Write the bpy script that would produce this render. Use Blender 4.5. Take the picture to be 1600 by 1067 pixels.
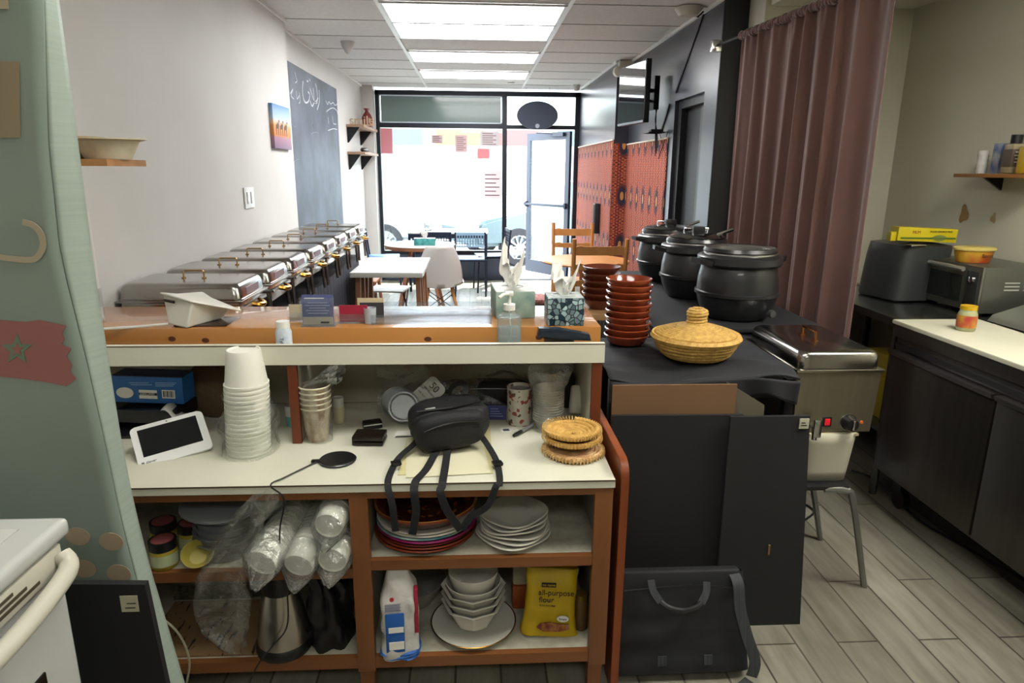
import bpy, bmesh, math, random
from math import sin, cos, pi, radians, atan2, sqrt
from mathutils import Vector, Matrix, noise
for o in list(bpy.data.objects): bpy.data.objects.remove(o)
SC = bpy.context.scene; COL = SC.collection
# ---------------------------------------------------------------- camera, world, sun, exposure
YAW, PITCH, ROLL, FPX, CAMH = 3.17678787676892, 14.31976442430611, -0.4583662361046586, 1050.0, 1.5
def _basis():
    y, p, r = radians(YAW), radians(PITCH), radians(ROLL)
    fw = Vector((sin(y)*cos(p), cos(y)*cos(p), -sin(p))); rt = Vector((cos(y), -sin(y), 0)); up = rt.cross(fw)
    rt2 = rt*cos(r) - up*sin(r); up2 = rt2.cross(fw)
    return rt2, up2, fw
RT, UP, FW = _basis()
cam = bpy.data.cameras.new('camera'); camo = bpy.data.objects.new('camera', cam); COL.objects.link(camo)
camo.matrix_world = Matrix(((RT.x, UP.x, -FW.x, 0), (RT.y, UP.y, -FW.y, 0), (RT.z, UP.z, -FW.z, CAMH), (0, 0, 0, 1)))
cam.sensor_width = 36; cam.lens = 36*FPX/1600; cam.clip_start = 0.05; cam.clip_end = 300
SC.camera = camo
C0 = Vector((0, 0, CAMH))
def _ray(x, y): return RT*((x-800)/FPX) + UP*((533.5-y)/FPX) + FW
def atZ(x, y, z): r = _ray(x, y); return C0 + r*((z-CAMH)/r.z)
def atY(x, y, v): r = _ray(x, y); return C0 + r*(v/r.y)
def atX(x, y, v): r = _ray(x, y); return C0 + r*(v/r.x)

world = bpy.data.worlds.new('world'); SC.world = world; world.use_nodes = True
bg = world.node_tree.nodes['Background']; bg.inputs[0].default_value = (0.86, 0.93, 1.0, 1); bg.inputs[1].default_value = 6.0
sun = bpy.data.lights.new('sun', 'SUN'); sun.energy = 15; sun.angle = radians(1.0); sun.color = (1, .97, .92)
suno = bpy.data.objects.new('sun', sun); COL.objects.link(suno)
suno.rotation_euler = Vector((-.25, -.62, -1.0)).to_track_quat('-Z', 'Y').to_euler()
pl = bpy.data.lights.new('window_portal', 'AREA'); pl.shape = 'RECTANGLE'; pl.size = 2.7; pl.size_y = 2.45
pl.cycles.is_portal = True
po = bpy.data.objects.new('window_portal', pl); COL.objects.link(po); po.location = (0.05, 9.33, 1.24)
po.rotation_euler = Vector((0, -1, 0)).to_track_quat('-Z', 'Y').to_euler()
SC.view_settings.view_transform = 'Standard'; SC.view_settings.look = 'None'
SC.view_settings.gamma = 1; SC.view_settings.exposure = 1.15; SC.view_settings.use_curve_mapping = False
PANEL_E = 9.0       # emission of the dining ceiling panels
KITCHEN_E = 6.6     # emission of the kitchen ceiling panels, added fill behind the camera included

# ---------------------------------------------------------------- materials
def lin(c):
    if isinstance(c, str):
        c = c.lstrip('#'); c = [int(c[i:i+2], 16)/255 for i in (0, 2, 4)]
        c = [v/12.92 if v <= .04045 else ((v+.055)/1.055)**2.4 for v in c]
    return (c[0], c[1], c[2], 1)
MATS = {}
def mat(name, col, rough=.5, metal=0, col2=None, scale=8, stretch=(1, 1, 1), bump=0, bscale=40, emit=0, coat=0, alpha=None, trans=0, ior=1.45, sheen=0):
    if name in MATS: return MATS[name]
    m = bpy.data.materials.new(name); m.use_nodes = True; nt = m.node_tree; p = nt.nodes['Principled BSDF']
    p.inputs['Base Color'].default_value = lin(col); p.inputs['Roughness'].default_value = rough; p.inputs['Metallic'].default_value = metal
    p.inputs['Coat Weight'].default_value = coat; p.inputs['IOR'].default_value = ior
    if sheen: p.inputs['Sheen Weight'].default_value = sheen
    if trans: p.inputs['Transmission Weight'].default_value = trans
    if alpha is not None: p.inputs['Alpha'].default_value = alpha
    if emit: p.inputs['Emission Color'].default_value = lin(col); p.inputs['Emission Strength'].default_value = emit
    if col2 or bump:
        tc = nt.nodes.new('ShaderNodeTexCoord'); mp = nt.nodes.new('ShaderNodeMapping'); nt.links.new(tc.outputs['Object'], mp.inputs[0])
        mp.inputs['Scale'].default_value = stretch
    if col2:
        n = nt.nodes.new('ShaderNodeTexNoise'); n.inputs['Scale'].default_value = scale; n.inputs['Detail'].default_value = 5
        r = nt.nodes.new('ShaderNodeValToRGB'); r.color_ramp.elements[0].position = .35; r.color_ramp.elements[1].position = .65
        r.color_ramp.elements[0].color = lin(col); r.color_ramp.elements[1].color = lin(col2)
        nt.links.new(mp.outputs[0], n.inputs['Vector']); nt.links.new(n.outputs[0], r.inputs[0]); nt.links.new(r.outputs[0], p.inputs['Base Color'])
    if bump:
        n2 = nt.nodes.new('ShaderNodeTexNoise'); n2.inputs['Scale'].default_value = bscale; n2.inputs['Detail'].default_value = 3
        b = nt.nodes.new('ShaderNodeBump'); b.inputs['Strength'].default_value = bump; b.inputs['Distance'].default_value = .01
        nt.links.new(mp.outputs[0], n2.inputs['Vector']); nt.links.new(n2.outputs[0], b.inputs['Height']); nt.links.new(b.outputs[0], p.inputs['Normal'])
    MATS[name] = m; return m
def film(name, tint='#ffffff', gloss=.2, rough=.12, bump=.6, bscale=35, milk=0.0):
    """thin clear plastic or glass: see-through with a glossy coat"""
    if name in MATS: return MATS[name]
    m = bpy.data.materials.new(name); m.use_nodes = True; nt = m.node_tree; nt.nodes.clear()
    out = nt.nodes.new('ShaderNodeOutputMaterial'); tr = nt.nodes.new('ShaderNodeBsdfTransparent'); tr.inputs[0].default_value = lin(tint)
    gl = nt.nodes.new('ShaderNodeBsdfGlossy'); gl.inputs['Roughness'].default_value = rough
    lw = nt.nodes.new('ShaderNodeLayerWeight'); lw.inputs['Blend'].default_value = .35
    mu = nt.nodes.new('ShaderNodeMath'); mu.operation = 'MULTIPLY_ADD'; mu.inputs[1].default_value = gloss*1.6; mu.inputs[2].default_value = gloss*.35
    nt.links.new(lw.outputs['Fresnel'], mu.inputs[0])
    mx = nt.nodes.new('ShaderNodeMixShader'); nt.links.new(mu.outputs[0], mx.inputs[0]); nt.links.new(tr.outputs[0], mx.inputs[1]); nt.links.new(gl.outputs[0], mx.inputs[2])
    last = mx
    if milk:
        df = nt.nodes.new('ShaderNodeBsdfDiffuse'); df.inputs[0].default_value = lin(tint)
        m2 = nt.nodes.new('ShaderNodeMixShader'); m2.inputs[0].default_value = milk
        nt.links.new(mx.outputs[0], m2.inputs[1]); nt.links.new(df.outputs[0], m2.inputs[2]); last = m2
    if bump:
        tc = nt.nodes.new('ShaderNodeTexCoord'); n2 = nt.nodes.new('ShaderNodeTexNoise'); n2.inputs['Scale'].default_value = bscale; n2.inputs['Detail'].default_value = 4
        b = nt.nodes.new('ShaderNodeBump'); b.inputs['Strength'].default_value = bump; b.inputs['Distance'].default_value = .02
        nt.links.new(tc.outputs['Object'], n2.inputs['Vector']); nt.links.new(n2.outputs[0], b.inputs['Height'])
        nt.links.new(b.outputs[0], gl.inputs['Normal']); nt.links.new(b.outputs[0], lw.inputs['Normal'])
    nt.links.new(last.outputs[0], out.inputs[0]); MATS[name] = m; return m
def node_mat(name, rough=.5):
    m = bpy.data.materials.new(name); m.use_nodes = True; nt = m.node_tree; p = nt.nodes['Principled BSDF']; p.inputs['Roughness'].default_value = rough
    tc = nt.nodes.new('ShaderNodeTexCoord'); MATS[name] = m
    return m, nt, p, tc

# ---------------------------------------------------------------- mesh builder
class B:
    def __init__(s, M=None): s.bm = bmesh.new(); s.M = M or Matrix.Identity(4); s.smooth = False
    def _v(s, co): return s.bm.verts.new(s.M @ Vector(co))
    def box(s, x0, x1, y0, y1, z0, z1, bev=0, seg=2):
        v = [s._v((x, y, z)) for x in (x0, x1) for y in (y0, y1) for z in (z0, z1)]
        fs = [s.bm.faces.new([v[i] for i in f]) for f in ((0, 1, 3, 2), (4, 6, 7, 5), (0, 4, 5, 1), (2, 3, 7, 6), (0, 2, 6, 4), (1, 5, 7, 3))]
        if bev:
            es = list({e for f in fs for e in f.edges})
            bmesh.ops.bevel(s.bm, geom=es, offset=bev, segments=seg, profile=.6, affect='EDGES')
        return s
    def hexa(s, bot, top):
        """eight corners: bottom ring of 4, top ring of 4"""
        v = [s._v(p) for p in list(bot)+list(top)]
        for f in ((3, 2, 1, 0), (4, 5, 6, 7), (0, 1, 5, 4), (1, 2, 6, 5), (2, 3, 7, 6), (3, 0, 4, 7)): s.bm.faces.new([v[i] for i in f])
        return s
    def lathe(s, prof, n=32, c=(0, 0, 0), sx=1, sy=1, axis='Z', wob=None, cap=False):
        rings = []
        for r, z in prof:
            ring = []
            for k in range(n):
                a = 2*pi*k/n; rr = max(r, .0001)
                if wob: rr = wob(rr, a, z)
                x, y = rr*cos(a)*sx, rr*sin(a)*sy
                p = (x, y, z) if axis == 'Z' else ((x, z, y) if axis == 'Y' else (z, x, y))
                ring.append(s._v((p[0]+c[0], p[1]+c[1], p[2]+c[2])))
            rings.append(ring)
        for a, b in zip(rings, rings[1:]):
            for k in range(n): s.bm.faces.new((a[k], a[(k+1) % n], b[(k+1) % n], b[k]))
        if cap: s.bm.faces.new(rings[0][::-1]); s.bm.faces.new(rings[-1])
        return s
    def cyl(s, x, y, z0, z1, r, n=24, r2=None): return s.lathe([(r, z0), (r if r2 is None else r2, z1)], n, (x, y, 0), cap=True)
    def tube(s, pts, r, n=8, flat=None, up=None, caps=True, ufix=None):
        """round tube (or flat strap: flat=(width, thickness)) along points"""
        P = [Vector(p) for p in pts]; rings = []; prev = None
        for i, p in enumerate(P):
            t = (P[min(i+1, len(P)-1)] - P[max(i-1, 0)]).normalized()
            if ufix: u = (Vector(ufix) - t*Vector(ufix).dot(t)).normalized()
            elif prev is None:
                ref = Vector(up) if up else (Vector((0, 0, 1)) if abs(t.z) < .9 else Vector((1, 0, 0)))
                u = t.cross(ref).normalized()
            else:
                u = (prev - t*prev.dot(t)).normalized()
            prev = u; w = t.cross(u)
            rr = r(i/(len(P)-1)) if callable(r) else r
            ring = []
            if flat:
                for a, b in ((-1, -1), (1, -1), (1, 1), (-1, 1)): ring.append(s._v(p + u*a*flat[0]/2 + w*b*flat[1]/2))
            else:
                for k in range(n): ring.append(s._v(p + u*cos(2*pi*k/n)*rr + w*sin(2*pi*k/n)*rr))
            rings.append(ring)
        m = len(rings[0])
        for a, b in zip(rings, rings[1:]):
            for k in range(m): s.bm.faces.new((a[k], a[(k+1) % m], b[(k+1) % m], b[k]))
        if caps: s.bm.faces.new(rings[0][::-1]); s.bm.faces.new(rings[-1])
        return s
    def prism(s, poly, a0, a1, axis='Z', bev=0):
        def q(p, a): return {'Z': (p[0], p[1], a), 'Y': (p[0], a, p[1]), 'X': (a, p[0], p[1])}[axis]
        A = [s._v(q(p, a0)) for p in poly]; Bv = [s._v(q(p, a1)) for p in poly]; n = len(poly)
        fs = [s.bm.faces.new(A[::-1]), s.bm.faces.new(Bv)]
        for k in range(n): fs.append(s.bm.faces.new((A[k], A[(k+1) % n], Bv[(k+1) % n], Bv[k])))
        if bev:
            es = list({e for f in fs[:2] for e in f.edges}); bmesh.ops.bevel(s.bm, geom=es, offset=bev, segments=2, affect='EDGES')
        return s
    def grid(s, fn, nu, nv, closeu=False):
        V = [[s._v(fn(i/(nu if closeu else nu-1), j/(nv-1))) for j in range(nv)] for i in range(nu)]
        for i in range(nu if closeu else nu-1):
            for j in range(nv-1): s.bm.faces.new((V[i][j], V[(i+1) % nu][j], V[(i+1) % nu][j+1], V[i][j+1]))
        return s
    def blob(s, c, r, n=20, m=14, e=1.0, fn=None):
        """superellipsoid with optional per-direction scaling"""
        def sp(v, p): return math.copysign(abs(v)**p, v)
        def f(u, v):
            a = 2*pi*u; b = -pi/2+pi*v*.998+.003
            d = Vector((sp(cos(b), e)*sp(cos(a), e), sp(cos(b), e)*sp(sin(a), e), sp(sin(b), e)))
            k = fn(d) if fn else 1
            return (c[0]+d.x*r[0]*k, c[1]+d.y*r[1]*k, c[2]+d.z*r[2]*k)
        return s.grid(f, n, m, closeu=True)
    def quad(s, *pts): s.bm.faces.new([s._v(p) for p in pts]); return s
    def build(s, name, m, parent=None, smooth=None, angle=40, solid=0, sub=0, label=None):
        bmesh.ops.remove_doubles(s.bm, verts=s.bm.verts, dist=1e-6)
        bmesh.ops.recalc_face_normals(s.bm, faces=s.bm.faces)
        me = bpy.data.meshes.new(name); s.bm.to_mesh(me); s.bm.free(); me.materials.append(m)
        for p in me.polygons: p.use_smooth = True
        me.set_sharp_from_angle(angle=radians(angle))
        o = bpy.data.objects.new(name, me); COL.objects.link(o)
        if parent: o.parent = parent
        if solid: md = o.modifiers.new('solid', 'SOLIDIFY'); md.thickness = solid; md.offset = 0
        if sub: md = o.modifiers.new('sub', 'SUBSURF'); md.levels = sub; md.render_levels = sub
        if label: o['label'] = label
        return o
def thing(name, label, cat, loc=(0, 0, 0), rz=0, group=None):
    o = bpy.data.objects.new(name, None); COL.objects.link(o); o.location = loc; o.rotation_euler = (0, 0, rz)
    o.empty_display_size = .1; o['label'] = label; o['category'] = cat
    if group: o['group'] = group
    return o
def tag(o, label, cat, group=None, kind=None):
    o['label'] = label; o['category'] = cat
    if group: o['group'] = group
    if kind: o['kind'] = kind
    return o
def struct(o, label=None):
    o['kind'] = 'structure'
    if label: o['label'] = label
    return o
def kids(o): return [c for c in COL.objects if c.parent == o]
def dup(root, loc, rz=None, label=None, group=None):
    def cp(o, par):
        c = o.copy(); COL.objects.link(c); c.parent = par
        for ch in kids(o): cp(ch, c)
        return c
    r = cp(root, None); r.location = loc
    if rz is not None: r.rotation_euler = (r.rotation_euler[0], r.rotation_euler[1], rz)
    if label: r['label'] = label
    if group: r['group'] = group
    return r
def text(body, size, m, parent, loc, rot, name='lettering', depth=.0006, sx=1.0):
    cu = bpy.data.curves.new(name, 'FONT'); cu.body = body; cu.size = size; cu.align_x = 'CENTER'; cu.align_y = 'CENTER'; cu.extrude = depth; cu.space_line = .9
    t = bpy.data.objects.new('tmp', cu); COL.objects.link(t)
    dg = bpy.context.evaluated_depsgraph_get(); me = bpy.data.meshes.new_from_object(t.evaluated_get(dg))
    bpy.data.objects.remove(t); me.materials.clear(); me.materials.append(m)
    o = bpy.data.objects.new(name, me); COL.objects.link(o); o.parent = parent; o.location = loc; o.rotation_euler = rot; o.scale = (sx, 1, 1)
    return o
def lines(rows, m, parent, y, name='printed_lines', h=.002):
    b = B()
    for x0, x1, z in rows: b.box(x0, x1, y-.0006, y, z, z+h)
    return b.build(name, m, parent)
def rr(x0, x1, z0, z1, r, n=5):
    """rounded rectangle outline"""
    out = []
    for cx, cz, a0 in ((x1-r, z1-r, 0), (x0+r, z1-r, 90), (x0+r, z0+r, 180), (x1-r, z0+r, 270)):
        for k in range(n+1):
            a = radians(a0+90*k/n); out.append((cx+r*cos(a), cz+r*sin(a)))
    return out
def bez(p0, p1, p2, p3, n=10):
    P = [Vector(p) for p in (p0, p1, p2, p3)]; out = []
    for i in range(n+1):
        t = i/n; out.append(P[0]*(1-t)**3 + P[1]*3*t*(1-t)**2 + P[2]*3*t*t*(1-t) + P[3]*t**3)
    return out
def spline(pts, n=6):
    P = [Vector(p) for p in pts]; out = []
    for i in range(len(P)-1):
        a, b, c, d = P[max(i-1, 0)], P[i], P[i+1], P[min(i+2, len(P)-1)]
        for k in range(n):
            t = k/n; out.append(.5*((2*b)+(c-a)*t+(2*a-5*b+4*c-d)*t*t+(3*b-a-3*c+d)*t**3))
    out.append(P[-1]); return out
ORD = ['topmost', 'second from the top', 'third from the top', 'fourth from the top', 'fifth from the top', 'sixth from the top', 'seventh from the top', 'eighth from the top', 'ninth from the top', 'tenth from the top', 'eleventh from the top', 'twelfth from the top', 'thirteenth from the top', 'fourteenth from the top', 'fifteenth from the top', 'sixteenth from the top']
random.seed(7)
RX90 = (pi/2, 0, 0)

WHITE = mat('white_paint', '#d9d8d4', .55)
BLACK = mat('black_plastic', '#141415', .4)
BLACKM = mat('black_metal', '#17181b', .35, .3)
CHROME = mat('polished_steel', '#c9c9c8', .14, 1)
STEEL = mat('brushed_steel', '#a9a69f', .3, 1, '#b7b4ab', 60, (1, 1, .05))
STEELD = mat('worn_steel', '#77736d', .34, .85, '#827e77', 40, (1, 1, .06))
BRASS = mat('brass', '#b08038', .25, 1)
GLASS = film('clear_glass', '#f6fbfa', .12, .02, 0)
PLASTIC = film('clear_plastic_bag', '#f2f4f2', .34, .14, .9, 30, .05)
ACRYL = film('clear_acrylic', '#f2f5f8', .14, .06, 0, milk=.03)
PAPER = mat('white_paper', '#dedcd4', .7)
INK = mat('black_ink', '#151515', .6)
FOAMW = mat('white_foam', '#dcdbd0', .55)
LAM = mat('white_laminate', '#c9c8b6', .38, 0, '#cfcebe', 3)
WOODB = mat('orange_brown_wood', '#80502c', .42, 0, '#6a4020', 9, (1, 1, .12))
WOODH = mat('orange_brown_wood_rail', '#80502c', .42, 0, '#6a4020', 9, (.12, 1, 1))
CERAM = mat('white_ceramic', '#cdcbc1', .25, coat=.3)
TERRA = mat('glazed_terracotta', '#7c361d', .22, 0, '#6a2b16', 6, coat=.4)
CHWOOD = mat('honey_wood', '#a8713c', .4, 0, '#b67e46', 14, (1, 1, .2))
# ================================================================ THE SETTING
CEIL = 2.54; KCEIL = 2.44; WINY = 9.4
# ---- floor: wood-look porcelain planks running towards the street
m, nt, p, tc = node_mat('plank_tile_floor', .38)
mp = nt.nodes.new('ShaderNodeMapping'); mp.inputs['Rotation'].default_value = (0, 0, pi/2); mp.inputs['Location'].default_value = (0, .068, 0)
br = nt.nodes.new('ShaderNodeTexBrick'); br.offset = .36; br.offset_frequency = 2
for k, v in (('Scale', 1), ('Mortar Size', .0035), ('Mortar Smooth', .1), ('Bias', 0), ('Brick Width', .92), ('Row Height', .139)): br.inputs[k].default_value = v
br.inputs['Color1'].default_value = lin('#8e8a7e'); br.inputs['Color2'].default_value = lin('#726e63'); br.inputs['Mortar'].default_value = lin('#4a443b')
n = nt.nodes.new('ShaderNodeTexNoise'); n.inputs['Scale'].default_value = 5; n.inputs['Detail'].default_value = 8
mp2 = nt.nodes.new('ShaderNodeMapping'); mp2.inputs['Scale'].default_value = (5, .7, 1)
cr = nt.nodes.new('ShaderNodeValToRGB'); cr.color_ramp.elements[0].position = .3; cr.color_ramp.elements[1].position = .7
cr.color_ramp.elements[0].color = (.66, .64, .6, 1); cr.color_ramp.elements[1].color = (1.12, 1.12, 1.1, 1)
mx = nt.nodes.new('ShaderNodeMix'); mx.data_type = 'RGBA'; mx.blend_type = 'MULTIPLY'; mx.inputs[0].default_value = 1
L = nt.links.new
L(tc.outputs['Object'], mp.inputs[0]); L(mp.outputs[0], br.inputs[0]); L(tc.outputs['Object'], mp2.inputs[0]); L(mp2.outputs[0], n.inputs[0])
L(n.outputs[0], cr.inputs[0]); L(br.outputs[0], mx.inputs[6]); L(cr.outputs[0], mx.inputs[7]); L(mx.outputs[2], p.inputs['Base Color'])
bp = nt.nodes.new('ShaderNodeBump'); bp.inputs['Strength'].default_value = .3; bp.inputs['Distance'].default_value = .003; bp.invert = True
L(br.outputs['Fac'], bp.inputs['Height']); L(bp.outputs[0], p.inputs['Normal'])
struct(B().box(-1.6, 2.75, -2.6, 9.46, -.1, 0).build('floor', MATS['plank_tile_floor']))

# ---- walls
WALLW = mat('white_wall_paint', '#c9c7c4', .6, 0, '#c2c0bc', 1.5)
WALLK = mat('kitchen_wall_paint', '#c2bfac', .55, 0, '#bcb9a5', 1.2)
CHAR = mat('satin_charcoal_paint', '#32323a', .3, 0, '#2b2b33', 2)
CHARD = mat('flat_black_paint', '#17171a', .5)
b = B(); b.box(-1.55, -1.37, -2.6, 5.36, 0, 2.6); b.box(-1.62, -1.46, 5.36, 9.6, 0, 2.6); b.box(-1.62, -1.31, 9.24, 9.5, 0, 2.6)
struct(b.build('wall_left', WALLW))
struct(B().box(-1.6, 2.8, -2.75, -2.6, 0, 2.6).build('wall_back', WALLK))
b = B(); b.box(2.6, 2.75, -2.6, 4.35, 0, 2.6); b.box(1.70, 2.75, 4.2, 4.35, 0, 2.6); b.box(1.70, 1.76, 4.352, 4.44, 0, 2.6)
wk = struct(b.build('wall_right', WALLK))
b = B()
b.box(1.54, 1.72, 4.45, 4.70, 0, 2.6)            # pier before the doorway
b.box(1.54, 1.72, 4.70, 5.38, 2.02, 2.6)         # over the doorway
b.box(1.54, 1.72, 5.38, 6.97, 0, 2.6)
b.box(1.40, 1.72, 6.97, 9.5, 0, 2.6)
struct(b.build('wall_dining', CHAR))
b = B(); b.box(1.62, 1.7, 4.70, 5.38, 0, 2.02); b.box(1.541, 1.76, 4.444, 4.45, 0, 2.6)
b.box(1.57, 1.62, 5.30, 5.38, 0, 2.02); b.box(1.57, 1.62, 4.70, 4.74, 0, 2.02); b.box(1.57, 1.62, 4.74, 5.30, 1.96, 2.02)
struct(b.build('door_2', CHARD))
struct(B().box(1.61, 1.622, 4.78, 4.96, .02, 1.95).build('trim_3', mat('grey_green_door', '#3c403c', .5)))
# decorative dark battens on the charcoal wall
def batten(p, q, w=.022):
    a = atX(p[0], p[1], 1.535); c = atX(q[0], q[1], 1.535); return B().tube([a, c], 0, flat=(w, .008), up=(1, 0, 0))
struct(batten((1103, 10), (1056, 144)).build('trim_4', CHARD)); struct(batten((1046, 164), (1032, 207)).build('trim_5', CHARD))

# ---- ceilings
TILE = mat('ceiling_tile', '#cfcdcb', .8, 0, '#c8c6c4', 30, bump=.15, bscale=120)
struct(B().box(-1.62, 1.75, -2.6, 9.5, CEIL, 2.62).build('ceiling', TILE))
struct(B().box(1.73, 2.75, -2.6, 4.3, KCEIL, 2.62).build('ceiling_kitchen', mat('kitchen_ceiling', '#c8c6b8', .8)))
TB = mat('white_grid_bar', '#dedddb', .4)
b = B()
for x in (-.62, .62): b.box(x-.013, x+.013, 1.0, 9.4, CEIL-.012, CEIL-.001)
struct(b.build('trim_1', TB))
GAP = mat('tile_joint_grey', '#9a9897', .7)  # grey cross joints between the ceiling tile rows
b = B(); y = 1.05
while y < 9.3:
    b.box(-1.45, 1.53, y-.004, y+.004, CEIL-.0035, CEIL-.0005); y += .61
struct(b.build('trim_2', GAP))
b = B(); b.box(-1.46, -1.44, 5.4, 9.24, CEIL-.02, CEIL); b.box(-1.37, -1.352, 1., 5.36, CEIL-.02, CEIL); b.box(1.522, 1.54, 4.45, 6.97, CEIL-.02, CEIL); b.box(1.382, 1.4, 6.97, 9.3, CEIL-.02, CEIL)
struct(b.build('trim_6', TB))

# ---- ceiling light panels (they light the dining room)
LIT = mat('lit_diffuser', '#ffffff', .5, emit=PANEL_E)
FR = mat('light_frame', '#cfcfcf', .4)
for i, (y0, lab) in enumerate(((4.71, 'lit ceiling panel nearest the kitchen, cut by the top of the frame'), (5.32, 'lit ceiling panel touching the nearest one on its street side'),
                    (6.54, 'lit ceiling panel standing alone in the middle of the room'), (7.76, 'lit ceiling panel closest to the street window'))):
    t = thing('ceiling_light', lab, 'ceiling light', (0, y0+.305, CEIL-.004), 0, 'ceiling light panels')
    B().box(-.585, .585, -.28, .28, -.010, -.004).build('diffuser', LIT, t)
    b = B(); b.box(-.605, .605, -.3, -.28, -.012, 0); b.box(-.605, .605, .28, .3, -.012, 0); b.box(-.605, -.585, -.28, .28, -.012, 0); b.box(.585, .605, -.28, .28, -.012, 0)
    b.build('frame', FR, t)
LITK = mat('lit_kitchen_diffuser', '#fdfbf2', .5, emit=KITCHEN_E)
LITR = mat('lit_kitchen_diffuser_right', '#fdfbf2', .5, emit=KITCHEN_E*2.6)
for x, y, z, w, lab in ((.05, 1.25, CEIL, .6, 'lit kitchen ceiling panel right above the counter worktop'), (2.0, 1.6, KCEIL, .45, 'lit kitchen ceiling panel above the prep refrigerator'), (.2, -.9, CEIL, .6, 'added fill panel on the unseen kitchen ceiling behind the viewer')):  # last panel is an added, unseen fill lamp for front-facing surfaces
    t = thing('ceiling_light', lab, 'ceiling light', (x, y, z-.004))
    B().box(-w+.02, w-.02, -.28, .28, -.010, -.004).build('diffuser', LITR if x > 1 else LITK, t)
    b = B(); b.box(-w, w, -.3, -.28, -.012, 0); b.box(-w, w, .28, .3, -.012, 0); b.box(-w, -w+.02, -.28, .28, -.012, 0); b.box(w-.02, w, -.28, .28, -.012, 0); b.build('frame', FR, t)

# ---- shop front
FRM = mat('dark_anodised_frame', '#23262e', .4, .4)
b = B()
b.box(-1.30, -1.25, 9.36, 9.44, 0, 2.49); b.box(.37, .43, 9.35, 9.45, 0, 2.49); b.box(1.34, 1.40, 9.36, 9.44, 0, 2.49)
b.box(-1.30, 1.40, 9.36, 9.44, 2.44, 2.50); b.box(-1.25, .37, 9.36, 9.44, 2.03, 2.09); b.box(.43, 1.34, 9.36, 9.44, 2.03, 2.08)
b.box(-1.25, .37, 9.36, 9.44, .36, .41)
w1 = b.build('window_1', FRM); struct(w1)
B().box(-1.25, .37, 9.365, 9.43, 0, .36).build('kick_panel', mat('grey_kick_panel', '#3c4454', .5), w1)
B().box(-1.25, .37, 9.398, 9.404, .41, 2.03).build('pane', GLASS, w1)
B().box(.43, 1.34, 9.398, 9.404, 2.08, 2.44).build('pane', GLASS, w1)
B().box(-1.23, .35, 9.39, 9.41, 2.105, 2.425).build('transom_panel', mat('grey_green_film', '#6f807c', .12), w1, label='grey-green film over the upper pane')
b = B(); b.box(-1.25, .37, 9.37, 9.39, 2.09, 2.105); b.box(-1.25, .37, 9.37, 9.39, 2.425, 2.44); b.box(-1.25, -1.235, 9.37, 9.39, 2.09, 2.44); b.box(.355, .37, 9.37, 9.39, 2.09, 2.44)
b.build('bead', mat('pale_bead', '#c9d6e0', .4), w1)
# open glazed door, swung out to the street on its right-hand hinge
ALU = mat('pale_aluminium', '#39414f', .45, .2)
dh = bpy.data.objects.new('door_1', None); COL.objects.link(dh); dh.location = (1.30, 9.43, 0); struct(dh)
dh.rotation_euler = (0, 0, atan2(10.16-9.43, .777-1.30)-pi)
b = B(); b.box(-.9, -.83, -.022, .022, .02, 2.01); b.box(-.08, 0, -.022, .022, .02, 2.01); b.box(-.83, -.08, -.022, .022, 1.91, 2.01); b.box(-.83, -.08, -.022, .022, .02, .2)
b.build('door_frame', ALU, dh)
B().box(-.83, -.08, -.004, .004, .2, 1.91).build('pane', GLASS, dh)
b = B(); b.box(-.92, -.02, -.06, -.035, 1.0, 1.035, .005); b.box(-.9, -.87, -.06, 0, .98, 1.055); b.box(-.06, -.03, -.06, 0, .98, 1.055)
b.build('push_bar', ALU, dh)
b = B(); b.box(-.35, -.1, -.06, -.022, 1.95, 2.0); b.tube([(-.3, -.05, 1.99), (-.5, -.18, 2.0), (-.55, -.05, 2.02)], .008)
b.build('door_closer', ALU, dh)
struct(B().box(-1.3, 1.4, 9.35, 9.6, -.12, .012).build('trim_7', ALU))

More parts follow.
